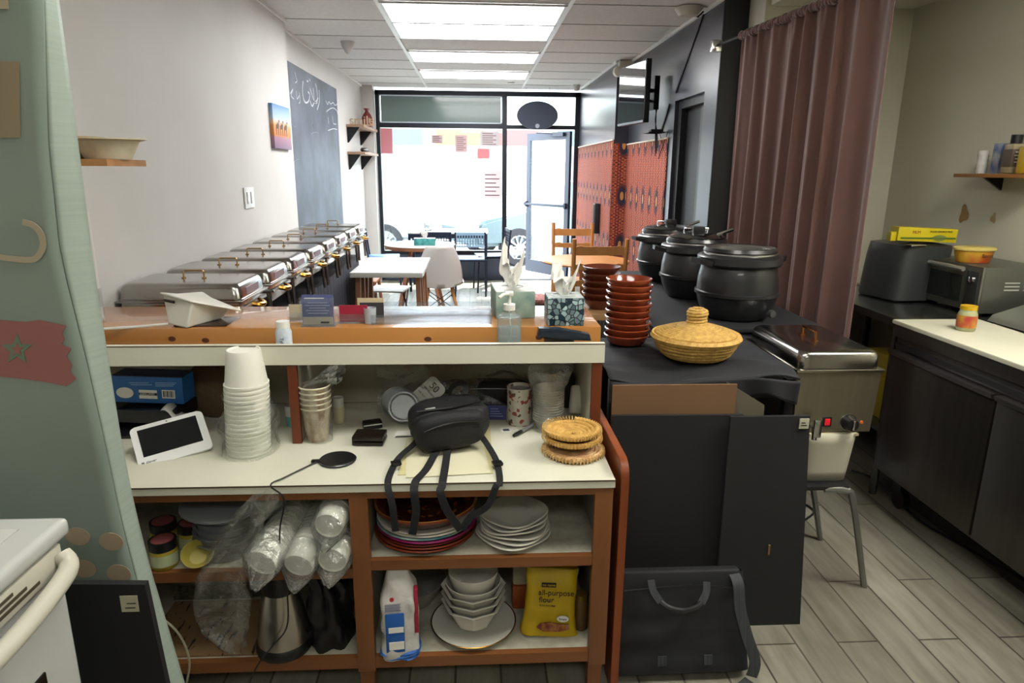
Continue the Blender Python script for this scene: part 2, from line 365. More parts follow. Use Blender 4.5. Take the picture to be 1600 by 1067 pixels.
# ---- tapestry on the dining wall, split by the pier
def rug_mat():
    m, nt, p, tc = node_mat('red_kilim', .85); L = nt.links.new
    sep = nt.nodes.new('ShaderNodeSeparateXYZ'); L(tc.outputs['Object'], sep.inputs[0])
    def sn(sock, f, ph=0):
        a = nt.nodes.new('ShaderNodeMath'); a.operation = 'MULTIPLY_ADD'; a.inputs[1].default_value = f; a.inputs[2].default_value = ph; L(sock, a.inputs[0])
        s_ = nt.nodes.new('ShaderNodeMath'); s_.operation = 'SINE'; L(a.outputs[0], s_.inputs[0]); return s_.outputs[0]
    def op(o_, a, b_, clamp=False):
        x = nt.nodes.new('ShaderNodeMath'); x.operation = o_; x.use_clamp = clamp
        for i, v in ((0, a), (1, b_)):
            if isinstance(v, (int, float)): x.inputs[i].default_value = v
            else: L(v, x.inputs[i])
        return x.outputs[0]
    def mix(f, a, c):
        x = nt.nodes.new('ShaderNodeMix'); x.data_type = 'RGBA'; L(f, x.inputs[0])
        for i, v in ((6, a), (7, c)):
            if isinstance(v, str): x.inputs[i].default_value = lin(v)
            else: L(v, x.inputs[i])
        return x.outputs[2]
    Y, Z = op('ADD', sep.outputs[1], sep.outputs[0]), sep.outputs[2]
    stripes = op('GREATER_THAN', sn(Y, 70), .2)
    fine = op('GREATER_THAN', op('MULTIPLY', sn(Y, 140), sn(Z, 150)), .25)
    c = mix(stripes, '#7c2b24', '#98432a')
    c = mix(fine, c, '#4a2322')
    fl = op('GREATER_THAN', op('MULTIPLY', sn(Y, 105, 1), sn(Z, 210)), .7)
    c = mix(fl, c, '#bf7d4e')
    med = op('ADD', op('POWER', op('ABSOLUTE', op('SUBTRACT', op('FRACT', op('MULTIPLY', Y, 4.2), 0), .5), 0), 2), op('POWER', op('MULTIPLY', op('ABSOLUTE', op('SUBTRACT', op('FRACT', op('MULTIPLY', Z, 2.0), 0), .5), 0), .9), 2))
    c = mix(op('LESS_THAN', med, .05), c, '#5e2226'); c = mix(op('LESS_THAN', med, .03), c, '#241d30'); c = mix(op('LESS_THAN', med, .006), c, '#b0793f')
    L(c, p.inputs['Base Color']); return m
RUG = rug_mat()
def hang(name, x0, y0, y1, z1, lab):
    def f(u, v): return (x0 - .006 - .004*sin(u*40)*(1-v), y0+(y1-y0)*u, .02+(z1-.02)*v)
    t = thing(name, lab, 'tapestry', (0, 0, 0), 0, 'red patterned textile on the dining wall')
    B().grid(f, 40, 6).build('cloth', RUG, t, solid=.006)
    B().tube([(x0-.012, y0, z1), (x0-.012, y1, z1)], .008).build('top_trim', mat('pale_cord', '#c9bdb0', .7), t)
hang('wall_tapestry', 1.54, 5.5, 6.95, 1.755, 'red patterned tapestry between the black doorway and the charcoal pier')
hang('wall_tapestry', 1.40, 6.97, 9.32, 1.80, 'red patterned tapestry beyond the charcoal pier, next to the glass door')
t = thing('wall_tapestry', 'narrow red tapestry strip across the face of the charcoal pier', 'tapestry', (0, 0, 0), 0, 'red patterned textile on the dining wall')
B().box(1.40, 1.53, 6.955, 6.965, .02, 1.765).build('cloth', RUG, t)

# ---- street outside
struct(B().box(-40, 40, 9.47, 60, -.25, -.12).build('ground_street', mat('pale_asphalt', '#8a8a88', .8, 0, '#7e7e7c', 3)))
PA = mat('pale_shopfront', '#c9c3b8', .7)
t = thing('shop_building', 'long low pale shop building across the street', 'building', (0, 38, -.12))
B().box(-22, 22, 0, 6, 0, 5.2).build('wall', PA, t)
cols = ['#7c4a48', '#48606e', '#6a7f92', '#9a5a50', '#5a6a60', '#a9744c']
for i in range(12):
    x = -18.5+3.3*i
    w = B().box(x, x+2.4, -.08, .02, .3, 2.5).build('shop_window', mat('far_glass', '#8b9498', .3), t)
    B().box(x-.1, x+2.5, -.2, -.02, 2.9, 3.7).build('sign_board', mat('sign_%d' % (i % 6), cols[i % 6], .6), t)
t = thing('shop_building', 'tall cream building behind the shops across the street', 'building', (12, 48, -.12))
B().box(-10, 10, 0, 6, 0, 9).build('wall', mat('cream_render', '#d2ccbd', .8), t)
for i in range(5): B().box(-8+3.4*i, -6.4+3.4*i, -.06, .02, 5.8, 7.4).build('window', MATS['far_glass'], t)

def car(loc, rz, body, lab, L_=4.4):
    t = thing('car', lab, 'car', loc, rz)
    W_ = .86
    prof = [(-2.15, .35), (-2.2, .62), (-2.05, .78), (-1.2, .92), (-.95, .95), (1.35, 1.0), (2.1, .98), (2.2, .7), (2.15, .35)]
    b = B(); b.prism(prof, -W_, W_, 'Y', .06); b.build('body', body, t)
    gh = B(); lo = [(-1.15, .93), (1.65, .98)]
    gh.hexa([(-1.15, -.78, .9), (1.75, -.78, .95), (1.75, .78, .95), (-1.15, .78, .9)], [(-.35, -.6, 1.42), (1.05, -.6, 1.44), (1.05, .6, 1.44), (-.35, .6, 1.42)])
    gh.build('cabin', body, t)
    for s in (-1, 1):
        b = B(); b.prism([(-.93, .95), (.2, .97), (.15, 1.37), (-.33, 1.37)], s*.705-.06, s*.705+.06, 'Y').build('side_window', mat('car_glass', '#4c6a72', .08), t)
        B().prism([(.3, .97), (1.4, 1.0), (1.0, 1.38), (.25, 1.37)], s*.705-.06, s*.705+.06, 'Y').build('side_window', MATS['car_glass'], t)
        B().box(-.95, -.78, s*.86-.07*(s < 0)-.0, s*.86+.07*(s > 0), .92, 1.03, .02).build('mirror', body, t)
    B().hexa([(-1.1, -.66, .94), (-1.06, -.66, .93), (-1.06, .66, .93), (-1.1, .66, .94)], [(-.42, -.55, 1.38), (-.38, -.55, 1.36), (-.38, .55, 1.36), (-.42, .55, 1.38)]).build('windscreen', MATS['car_glass'], t)
    for sx in (-1.38, 1.36):
        for s in (-1, 1):
            w = B().lathe([(.2, -.1), (.31, -.1), (.325, -.06), (.325, .06), (.31, .1), (.2, .1)], 32, (sx, s*.8, .325), axis='Y').build('wheel', mat('tyre', '#26262a', .8), t)
            b = B(); b.lathe([(0, -.09), (.05, -.09), (.05, .09), (0, .09)], 16, (sx, s*.81, .325), axis='Y')
            b.lathe([(.19, -.09), (.215, -.09), (.215, .09), (.19, .09), (.19, -.09)], 32, (sx, s*.81, .325), axis='Y')
            for k in range(10):
                a = k*pi/5; b.tube([(sx+.04*cos(a), s*.89, .325+.04*sin(a)), (sx+.2*cos(a), s*.885, .325+.2*sin(a))], 0, flat=(.03, .02), up=(0, 1, 0))
            b.build('hub_cap', mat('alloy', '#8f9294', .4, .3), w)
    for s in (-1, 1): B().box(-2.2, -2.1, s*.72-.12, s*.72+.12, .62, .74, .02).build('headlamp', mat('lamp_glass', '#e6e9ea', .1), t)
    return t
car((1.70, 12.96, -.12), radians(22), mat('silver_car_paint', '#55656b', .3, 0), 'silver car parked at an angle outside, its spoked wheel showing through the open door')
car((-3.1, 13.2, -.12), radians(185), mat('white_car_paint', '#8d9394', .25), 'white car parked outside the left part of the window')
for i, (x, cl, lab) in enumerate(((-6.5, '#6a3036', 'dark red car far across the parking lot'), (-11.5, '#7f8486', 'grey car far across the parking lot'), (5.2, '#355a8a', 'blue car far across the parking lot'))):
    car((x, 30, -.12), radians(3), mat('far_car_%d' % i, cl, .3), lab)
# papers stuck on the glass
def sticker(px, col, lab, name='window_sticker', cat='sticker', lines=0, lc='#8c7070'):
    a = atY(px[0], px[1], 9.385); c = atY(px[2], px[3], 9.385)
    t = thing(name, lab, cat, ((a.x+c.x)/2, 9.388, (a.z+c.z)/2)); w = abs(c.x-a.x)/2; h = abs(a.z-c.z)/2
    B().box(-w, w, -.002, .002, -h, h).build('sheet', mat('sheet_'+col, col, .7), t)
    if lines:
        b = B()
        for k in range(lines): z = h*.7-1.4*h*k/max(lines-1, 1); b.box(-w*.75, w*(.75 if k % 2 else .4), -.004, -.002, z-.006, z+.006)
        b.build('printed_lines', mat('print_'+lc, lc, .7), t)
    return t
sticker((594, 200, 614, 240), '#c77f88', 'red square sticker at the left edge of the shop window')
sticker((674, 211, 692, 224), '#b9a8ac', 'small pale notice in the middle of the shop window', 'window_notice', 'notice', 4)
sticker((711, 211, 730, 238), '#c2a8ac', 'tall pale pink notice right of the small notice on the window', 'window_notice', 'notice', 7)
sticker((750, 205, 779, 229), '#c8c4c8', 'wide white framed notice high on the window by the mullion', 'window_notice', 'notice', 6)
sticker((746, 232, 765, 248), '#cf7f86', 'small red sticker below the wide white notice on the window')
sticker((754, 266, 784, 312), '#d8ccd0', 'poster with a dark top on the window next to the mullion', 'window_poster', 'poster', 6, '#5a3a48')
# hanging oval sign
t = thing('oval_sign', 'dark oval sign hanging in front of the pane above the glass door', 'sign', (.82, 9.2, 2.19))
B().lathe([(0, -.012), (.262, -.012), (.27, 0), (.262, .012), (0, .012)], 48, (0, 0, 0), 1, .66, 'Y').build('board', mat('sign_back', '#3b4252', .6), t)
B().lathe([(0, -.018), (.028, -.018), (.028, -.012)], 24, (.0, 0, -.13), axis='Y').build('round_mark', mat('mark_grey', '#a8b0bd', .6), t)
b = B(); b.tube([(-.15, 0, .14), (-.15, 0, .345)], .002, 4); b.tube([(.15, 0, .14), (.15, 0, .345)], .002, 4); b.build('hanging_wire', BLACKM, t)
# ================================================================ COUNTER CABINET (kitchen side)
FY = 1.65
t = thing('counter_cabinet', 'brown wooden counter cabinet with white laminate worktop and open shelves', 'cabinet', (0, 0, 0)); CAB = t
b = B(); b.box(-1.36, .375, FY, 2.298, .667, .69); b.build('worktop', LAM, t)
DARKL = mat('laminate_edge_line', '#4a3a2c', .6)
B().box(-1.36, .375, FY-.0015, FY-.0003, .6865, .6905).build('edge_line', DARKL, t)
for x0, x1 in ((.322, .372), (-.342, -.292), (-1.36, -1.31)):
    B().box(x0, x1, FY+.004, FY+.03, .1, .667, .002).build('post', WOODB, t)
B().box(-1.36, .372, FY+.006, FY+.028, .645, .667).build('rail', WOODH, t)
SHW = mat('worn_white_shelf', '#b9b6a6', .5, 0, '#a29e8d', 22)
for x0, x1, z in ((-.292, .322, .455), (-1.31, -.342, .432)):
    s_ = B().box(x0-.03, x1+.03, FY+.03, 2.3, z-.02, z).build('shelf', SHW, t)
    B().box(x0, x1, FY+.01, FY+.03, z-.03, z).build('shelf_edge', WOODH, s_)
s_ = B().box(-1.36, .372, FY+.03, 2.3, .12, .142).build('shelf', SHW, t)
B().box(-1.31, .322, FY+.01, FY+.03, .108, .142).build('shelf_edge', WOODH, s_)
CABIN = mat('cabinet_inside_grey', '#8f8e84', .6)
B().box(-1.36, .372, 2.3, 2.33, .1, .667).build('back_panel', CABIN, t)
B().box(-.325, -.305, FY+.03, 2.3, .142, .66).build('divider_panel', CABIN, t)
B().box(.345, .368, FY+.03, 2.3, .1, .66).build('side_panel', CABIN, t)
for x in (.325, -.34, -1.35): B().box(x, x+.04, FY+.02, FY+.06, 0, .11).build('leg', WOODB, t)
for x in (.325, -1.35): B().box(x, x+.04, 2.26, 2.3, 0, .11).build('leg', WOODB, t)
# rounded board screwed on the right side
o = B(); pts = [(FY+.005, 0), (2.34, 0), (2.34, .735)] + [(FY+.005+.045-.045*sin(a), .735-.045+.045*cos(a)) for a in [k*pi/12 for k in range(7)]]
o.prism(pts, .392, .414, 'X', .002); o.build('side_board', mat('reddish_side_board', '#86441f', .4, 0, '#743817', 8, (1, 1, .1)), t, label='reddish board with a rounded top corner')
# hutch above the worktop
t = thing('hutch', 'white laminate hutch with open niches standing on the counter worktop', 'shelf', (0, 0, 0))
B().box(-1.36, .386, 1.93, 2.045, .940, .953).build('ledge', LAM, t)
B().box(-1.36, .386, 1.926, 1.945, .940, 1.0).build('fascia', LAM, t)
b = B(); b.box(-1.36, .386, 1.9255, 1.9265, .9965, .9995); b.build('edge_line', DARKL, t)
B().box(-1.36, .386, 2.30, 2.32, .691, .95).build('back_panel', mat('niche_back', '#a5a08c', .6, 0, '#9a9582', 3), t)
d_ = B().box(-.555, -.530, 1.945, 2.30, .691, .94).build('divider', LAM, t); B().box(-.556, -.529, 1.93, 1.946, .691, .94).build('front_edge', mat('hutch_edge_wood', '#6d3519', .45, 0, '#5a2a12', 8, (1, 1, .1)), d_)
d_ = B().box(.352, .378, 1.945, 2.30, .691, .94).build('side_panel', LAM, t); B().box(.351, .381, 1.93, 1.946, .691, .94).build('front_edge', MATS['hutch_edge_wood'], d_)
# orange wooden bar top
t = thing('bar_top', 'varnished orange pine bar top running above the white hutch', 'counter', (0, 0, 0))
PINE = mat('varnished_pine', '#99602e', .24, 0, '#ae7840', 5, (.12, 1, 1), coat=.4)
B().box(-1.368, .396, 2.05, 2.39, .954, 1.023, .004).build('slab', PINE, t)
b = B()
for x, z in ((-.83, .985), (-.93, .99), (-.15, .985), (.2, .99)): b.lathe([(0, -.001), (.011, -.0004), (.012, .001)], 16, (x, 2.0495, z), 1, .7, 'Y')
b.build('knot', mat('dark_knot', '#4a2410', .4), t)
B().box(-1.36, .39, 2.335, 2.36, 0, .95).build('bar_front_panel', mat('bar_front', '#3a2a20', .6), t)

# ================================================================ ON THE BAR TOP
def on(x, y, z=1.024): return (x, y, z)
# payment terminal base
t = thing('payment_terminal', 'white angular card payment terminal on the left of the bar, seen from behind', 'payment terminal', on(-.87, 2.13))
OFFW = mat('off_white_plastic', '#cdccc3', .35)
b = B(); b.hexa([(-.078, -.055, .006), (-.01, -.085, .0), (.055, .04, .004), (-.03, .07, .006)], [(-.105, -.01, .092), (.015, -.085, .082), (.085, .03, .035), (-.02, .09, .085)])
o = b.build('body', OFFW, t); md = o.modifiers.new('bev', 'BEVEL'); md.width = .006; md.segments = 3
b = B(); b.hexa([(-.108, -.02, .094), (.012, -.094, .082), (.13, .0, .034), (-.01, .1, .060)], [(-.108, -.02, .101), (.012, -.094, .089), (.13, .0, .040), (-.01, .1, .067)])
o = b.build('screen_lid', OFFW, t); md = o.modifiers.new('bev', 'BEVEL'); md.width = .003; md.segments = 2
b = B(); b.hexa([(-.088, -.038, .074), (-.052, -.058, .072), (-.05, -.054, .072), (-.086, -.034, .074)], [(-.09, -.038, .082), (-.054, -.058, .08), (-.05, -.054, .08), (-.086, -.034, .082)])
b.build('slot', BLACK, t)
B().box(-.06, .1, -.06, .07, -.0005, .004, .002).build('base_plate', mat('mirror_dark', '#4a3a34', .2, .6), t)
b = B(); b.tube(bez((-.95, 2.08, 1.03), (-1.05, 2.05, 1.028), (-1.15, 2.0, 1.027), (-1.3, 2.03, 1.027), 12), .004); tag(b.build('power_cable', mat('white_cable', '#cfcdc4', .5)), 'white cable running left from the payment terminal along the bar', 'cable')
# acrylic flyer stand + cards
t = thing('flyer_stand', 'clear acrylic stand holding a blue and cream flyer on the bar', 'flyer stand', on(-.488, 2.085))
B().box(-.052, .052, -.025, -.022, .0, .09).build('front_sheet', ACRYL, t); B().box(-.052, .052, -.028, .03, .0, .003).build('foot', ACRYL, t)
f_ = B().hexa([(-.048, -.02, .004), (.048, -.02, .004), (.048, -.018, .004), (-.048, -.018, .004)], [(-.048, -.012, .098), (.048, -.012, .098), (.048, -.010, .098), (-.048, -.010, .098)]).build('flyer', mat('flyer_blue', '#4c5380', .6), t)
B().box(-.046, .046, -.0215, -.0195, .006, .030).build('flyer_foot_band', mat('flyer_cream', '#b7a890', .6), f_, label='cream lower band')
lines([(-.04, .02, .086)], PAPER, f_, -.0132, 'heading_line', .003)
b = B()
for k, w in enumerate((.06, .075, .05, .07, .06)): b.box(-w/2, w/2, -.0175-.0008*k, -.0165-.0008*k, .073-.008*k, .075-.008*k)
b.build('printed_lines', mat('line_pale', '#a8acc8', .6), f_)
lines([(.008, .034, .010)], INK, f_, -.0216, 'dark_word', .006)
t = thing('card_holder', 'clear acrylic holder with a red card, right of the blue flyer', 'card holder', on(-.385, 2.115))
B().box(-.052, .052, -.012, -.009, 0, .03).build('front_sheet', ACRYL, t); B().box(-.052, .052, -.014, .02, 0, .003).build('foot', ACRYL, t)
B().box(-.046, .042, -.006, -.003, .004, .058).build('card', mat('red_card', '#9a2038', .5), t)
t = thing('card_holder', 'clear holder with a dark grey card and cream edge, behind the red card', 'card holder', on(-.335, 2.175))
B().box(-.042, .035, -.003, .0, .004, .054).build('card', mat('dark_card', '#3c3a3c', .5), t); B().box(-.05, .035, .002, .004, .0, .068).build('backing_card', mat('cream_card', '#c9b996', .6), t)
t = thing('card_holder', 'clear holder with cream cards half hidden behind the blue flyer stand', 'card holder', on(-.565, 2.14))
B().box(-.03, .05, -.003, .0, .004, .055).build('card', mat('cream_card2', '#b5aa92', .6), t); B().box(-.034, .05, -.012, -.010, 0, .03).build('front_sheet', ACRYL, t)
# acrylic tray
t = thing('acrylic_tray', 'long clear acrylic display tray lying in the middle of the bar', 'tray', on(-.14, 2.2))
b = B(); b.box(-.19, .19, -.11, .11, 0, .004); b.box(-.19, .19, -.112, -.109, 0, .03); b.box(-.19, .19, .109, .112, 0, .03); b.box(.187, .19, -.11, .11, 0, .03); b.build('shell', ACRYL, t)
t = thing('plastic_cup', 'small frosted plastic cup at the left end of the acrylic tray', 'cup', on(-.335, 2.11))
B().lathe([(0, 0), (.017, 0), (.02, .05), (.019, .05), (.016, .003), (0, .003)], 24).build('cup_body', film('frosted', '#dfe4ea', .2, .2, 0, milk=.4), t)
# tissue boxes
PEB, nt, p, tc = node_mat('pebble_print', .5)
vo = nt.nodes.new('ShaderNodeTexVoronoi'); vo.inputs['Scale'].default_value = 62; cr = nt.nodes.new('ShaderNodeValToRGB'); cr.color_ramp.elements[0].color = lin('#0b3040'); cr.color_ramp.elements[0].position = .2; cr.color_ramp.elements[1].color = lin('#aec6c8'); cr.color_ramp.elements[1].position = .85
v2 = nt.nodes.new('ShaderNodeTexVoronoi'); v2.inputs['Scale'].default_value = 62; v2.feature = 'DISTANCE_TO_EDGE'
cr2 = nt.nodes.new('ShaderNodeValToRGB'); cr2.color_ramp.elements[0].position = .05; cr2.color_ramp.elements[1].position = .12; cr2.color_ramp.elements[0].color = (.02, .03, .04, 1)
mx = nt.nodes.new('ShaderNodeMix'); mx.data_type = 'RGBA'; mx.blend_type = 'MULTIPLY'; mx.inputs[0].default_value = 1; L = nt.links.new
L(tc.outputs['Object'], vo.inputs[0]); L(tc.outputs['Object'], v2.inputs[0]); L(vo.outputs['Color'], cr.inputs[0]); L(v2.outputs[0], cr2.inputs[0]); L(cr.outputs[0], mx.inputs[6]); L(cr2.outputs[0], mx.inputs[7]); L(mx.outputs[2], p.inputs['Base Color'])
TISSUE = mat('white_tissue', '#e2e0dc', .9)
def tissue_box(loc, rz, s, side, lab, top='#a9b0ad', tuft=.1):
    t = thing('tissue_box', lab, 'tissue box', loc, rz)
    w, d, h = s
    B().box(-w/2, w/2, -d/2, d/2, 0, h, .002).build('carton', side, t)
    B().box(-w/2+.002, w/2-.002, -d/2+.002, d/2-.002, h-.0005, h+.001).build('top_print', mat('box_top_'+top, top, .5, 0, '#8b9493', 40), t)
    B().lathe([(0, 0), (.03, 0), (.034, .002), (.03, .0035)], 24, (0, 0, h), 1.2, .8).build('opening_film', film('box_film', '#ffffff', .4, .1, .5, 60, .3), t)
    def f(u, v):
        a = 2*pi*u; r = .010+.030*v**.7+.005*sin(5*a+v*6); k = noise.noise(Vector((cos(a)*2.2+s[0]*30, sin(a)*2.2, v*2.5)))
        return (r*cos(a)+.012*k*v*2, (.5*r*sin(a)+.010*k)*(.5+.8*v), h+tuft*v*(.72+.45*k+.22*sin(a*2+2)*v))
    B().grid(f, 40, 14, True).build('tissue', TISSUE, t, angle=25)
    return t
tissue_box(on(.284, 2.115), 0, (.115, .115, .088), PEB, 'square tissue box with blue pebble print on the bar, right end')
tissue_box(on(.125, 2.27), radians(4), (.13, .2, .088), mat('teal_scene', '#6f9089', .5, 0, '#9fb3a4', 20), 'longer pale teal tissue box behind the hand sanitizer', '#b3b0a4', .13)
# hand sanitizer
t = thing('sanitizer_bottle', 'clear pump bottle of hand sanitizer in front of the teal tissue box', 'bottle', (.102, 2.0, .954))
B().box(-.037, .037, -.022, .022, 0, .12, .014, 3).lathe([(.03, .118), (.016, .13), (.016, .136)], 20).build('bottle', film('clear_bottle', '#e6eef0', .25, .05, 0, milk=.12), t)
B().box(-.033, .033, -.018, .018, .004, .085, .01).build('gel', film('gel', '#dfe8ec', .1, .02, 0, milk=.25), t)
b = B(); b.cyl(0, 0, .134, .152, .018); b.cyl(0, 0, .152, .18, .006); b.box(-.012, .012, -.012, .014, .178, .19, .003); b.tube([(0, -.005, .185), (-.02, -.025, .186), (-.032, -.035, .178)], .005)
b.build('pump', mat('white_pump', '#d9d8d2', .35), t)
B().tube([(0, 0, .13), (.005, 0, .06), (-.01, 0, .005)], .002).build('dip_tube', MATS['white_pump'], t)
# pill bottle
t = thing('pill_bottle', 'small white pill bottle with printed label standing behind the white ledge', 'bottle', (-.578, 2.0, .954))
B().lathe([(0, 0), (.024, 0), (.024, .07), (.019, .082), (.018, .085)], 24).build('body', mat('white_label_wrap', '#c9cfd6', .45, 0, '#b1bcc9', 60), t)
B().cyl(0, 0, .083, .102, .0195).build('cap', mat('white_cap', '#dddcd6', .4), t)
text('Tylenol', .014, mat('navy_ink', '#2c3a58', .5), t, (.0, -.0246, .035), (pi/2, pi/2, 0))
# black stapler-like handle at right
t = thing('spatula_case', 'long dark navy plastic case lying along the bar edge under the pebble tissue box', 'case', (.27, 1.995, .954))
o = B().prism([(-.083, .052), (-.078, .080), (-.02, .078), (.078, .060), (.083, .040), (.0, .045)], -.02, .02, 'Y', .006).build('shell', mat('navy_plastic', '#1b2430', .3), t)
B().box(-.06, .03, -.015, .015, 0, .05).build('stand', mat('dark_brown', '#3a2a22', .5), t)
# menu holder on the wall side
t = thing('menu_holder', 'tall white menu holder standing by the wall at the left end of the bar', 'menu holder', on(-1.24, 2.2))
B().box(-.05, .032, -.01, .01, 0, .34, .004).build('board', mat('white_board', '#cfcdc8', .4), t); B().box(-.045, .027, -.0115, -.0105, .32, .332).build('red_band', mat('red_band', '#a03a3a', .5), t)
b = B(); b.box(-.05, .045, -.05, -.047, 0, .1); b.box(.042, .045, -.05, -.01, 0, .1); b.box(-.05, .045, -.05, -.01, 0, .003); b.build('leaflet_pocket', ACRYL, t)

# ================================================================ LEFT FOREGROUND
# tall printed board leaning behind the stove
BZ = [(2.35, -.712, .052), (1.78, -.712, .012), (1.54, -.714, .04), (1.34, -.718, .046), (1.14, -.717, .03), (.95, -.715, .02), (.80, -.708, .02), (.66, -.695, .02), (.39, -.66, .02), (.2, -.635, .02), (0.0, -.61, .02)]
def bzx(z):
    for (z0, x0, s0), (z1, x1, s1) in zip(BZ, BZ[1:]):
        if z1 <= z <= z0: k = (z0-z)/(z0-z1); return x0+(x1-x0)*k, s0+(s1-s0)*k
    return BZ[-1][1], BZ[-1][2]
t = thing('printed_board', 'tall pale green printed board with a red flag, leaning left of the counter', 'board', (0, 0, 0)); 
FO = mat('pale_green_board', '#818d83', .5, 0, '#7b887e', 4)
def face(u, v):
    z = 2.3*(1-v); x, s_ = bzx(z); xf = x-s_-.01
    return (-1.03+(xf+1.03)*u, 1.30, z)
B().grid(face, 12, 40).build('panel', FO, t, solid=.006)
def edge(u, v):
    z = 2.3*(1-v); x, s_ = bzx(z); xf = x-s_-.01; a = u
    return (xf+(x*1.035-xf)*a, 1.30+.045*a**1.3, z)
B().grid(edge, 6, 40).build('bent_edge', mat('pale_board_edge', '#8f9a90', .5, 0, '#88948b', 200, (.01, .01, 1)), t, solid=.006, label='bent edge strip coloured lighter for the light it catches')  # strip colour lightened to stand in for light on the bend
def decal(pts, name, m, dy=1.2955, th=.001):
    P = [atY(x, y, dy) for x, y in pts]; b = B(); b.prism([(q.x, q.z) for q in P], dy-th, dy, 'Y'); return b.build(name, m, t)
PINK = mat('faded_red_print', '#8f5a56', .55)
decal([(-40, 498), (0, 500), (40, 503), (62, 500), (104, 509), (97, 520), (101, 530), (96, 538), (112, 545), (104, 556), (113, 570), (110, 580), (119, 592), (104, 603), (80, 598), (40, 592), (0, 588), (-40, 585)], 'flag_print', PINK)
def star(cx, cy, r):
    return [(cx+(r if k % 2 == 0 else r*.42)*sin(k*pi/5), cy-(r if k % 2 == 0 else r*.42)*cos(k*pi/5)) for k in range(10)]
b_ = decal(star(27, 546, 25), 'star_print', mat('green_print', '#5f7660', .55), 1.294)
b_ = decal(star(27, 546, 11), 'star_centre', PINK, 1.2925)
TAN = mat('faded_tan_print', '#a39780', .55)
P = [atY(x, y, 1.294) for x, y in ((35, 347), (52, 352), (64, 366), (67, 385), (58, 402), (42, 406), (0, 402), (-20, 400))]
B().tube(spline(P, 4), 0, flat=(.011, .0015), up=(0, 1, 0)).build('letter_stroke', TAN, t)
for i, (cx, cy) in enumerate(((174, 846), (186, 896), (122, 838), (131, 888))):
    decal([(cx+19*cos(a)+3*sin(a), cy+14*sin(a)) for a in [k*pi/10 for k in range(20)]], 'dot_print', mat('faded_peach_print', '#a08f78', .55))
decal([(-20, 96), (30, 96), (32, 215), (-20, 215)], 'block_print', mat('faded_orange_print', '#8a7a60', .55)); decal([(-20, -10), (12, -10), (14, 14), (-20, 14)], 'block_print', TAN)
# bracket to hold a plate: shelf on the left wall with foam tray
t = thing('wall_shelf', 'small raw wooden wall shelf at upper left beside the printed board', 'shelf', (0, 0, 0))
a = atY(118, 251, 2.0); c = atY(196, 251, 2.0)
B().box(-1.37, c.x, 1.9, 2.12, a.z-.014, a.z+.004).build('board', mat('raw_wood', '#a9794a', .6, 0, '#8f6238', 14, (.2, 1, 1)), t)
t = thing('foam_tray', 'beige moulded fibre takeaway tray resting on the small wall shelf', 'tray', (-1.02, 2.0, a.z+.005))
FIB = mat('moulded_fibre', '#b9b098', .8, 0, '#c2b9a2', 50)
B().lathe([(0, 0), (.06, 0), (.085, .048), (.104, .052), (.104, .055), (.083, .053), (.057, .004), (0, .004)], 4*8, (0, 0, 0), 1, .8).build('tray_body', FIB, t)
t = thing('foam_tray', 'second beige fibre tray nested behind the front one on the wall shelf', 'tray', (-1.12, 2.02, a.z+.005))
B().lathe([(0, 0), (.05, 0), (.075, .052), (.09, .056), (.09, .059), (.073, .057), (.047, .004), (0, .004)], 32).build('tray_body', mat('tan_fibre', '#a98a5e', .8), t)
# stove
t = thing('stove', 'white kitchen stove with curved oven handle in the lower left corner', 'stove', (0, 0, 0))
ENA = mat('white_enamel', '#aeb0ac', .22, coat=.4)
B().box(-1.36, -.735, .45, 1.065, .0, .885, .004).build('body', ENA, t)
top = B(); top.box(-1.36, -.70, .45, 1.085, .885, .918, .012, 3); top.build('cooktop', ENA, t)
B().box(-1.36, -.755, .45, 1.04, .9185, .9195).build('cooktop_well', mat('enamel_well', '#b4b5b0', .25), t)
door = B().box(-.735, -.708, .46, 1.055, .12, .855, .006).build('oven_door', ENA, t)
B().box(-.709, -.7045, .52, .97, .25, .70, .002).build('oven_window', mat('oven_glass', '#15140f', .1), door)
hd = spline([(-.702, 1.05, .865), (-.683, 1.03, .845), (-.672, .9, .835), (-.672, .75, .835), (-.683, .5, .845), (-.702, .47, .865)], 6)
B().tube(hd, .0155, 14).build('door_handle', mat('warm_enamel', '#b4b1a3', .3), door)
b = B()
for k in range(4): b.box(-.7345, -.7, .55, 1.0-.02*k, .842+.011*k-.002, .842+.011*k+.002)
B().box(-.735, -.703, .46, 1.055, .838, .884, .003).build('vent_panel', MATS['warm_enamel'], t)
b = B()
for k in range(3): b.box(-.7035, -.7015, .55, .99-.03*k, .852+.01*k-.0025, .852+.01*k+.0025)
b.build('vent_slot', mat('vent_dark', '#3c3628', .6), t)
# black panel with tag, between stove and board
t = thing('black_board', 'black board with a small cream tag standing between stove and printed board', 'board', (0, 0, 0))
B().hexa([(-.80, 1.19, 0), (-.605, 1.19, 0), (-.605, 1.205, 0), (-.80, 1.205, 0)], [(-.80, 1.19, .715), (-.648, 1.19, .710), (-.648, 1.205, .710), (-.80, 1.205, .715)]).build('sheet', mat('black_laminate', '#121214', .6), t)
a = atY(187, 931, 1.188); c = atY(218, 955, 1.188)
tg = B().box(a.x, c.x, 1.187, 1.1885, c.z, a.z).build('tag', mat('cream_tag', '#a8a48c', .6), t)
lines([(a.x+.008, c.x-.006, c.z+.008), (a.x+.012, c.x-.004, c.z+.018)], INK, tg, 1.1868)
# ================================================================ ON THE WORKTOP (z = .69)
WT = .6905
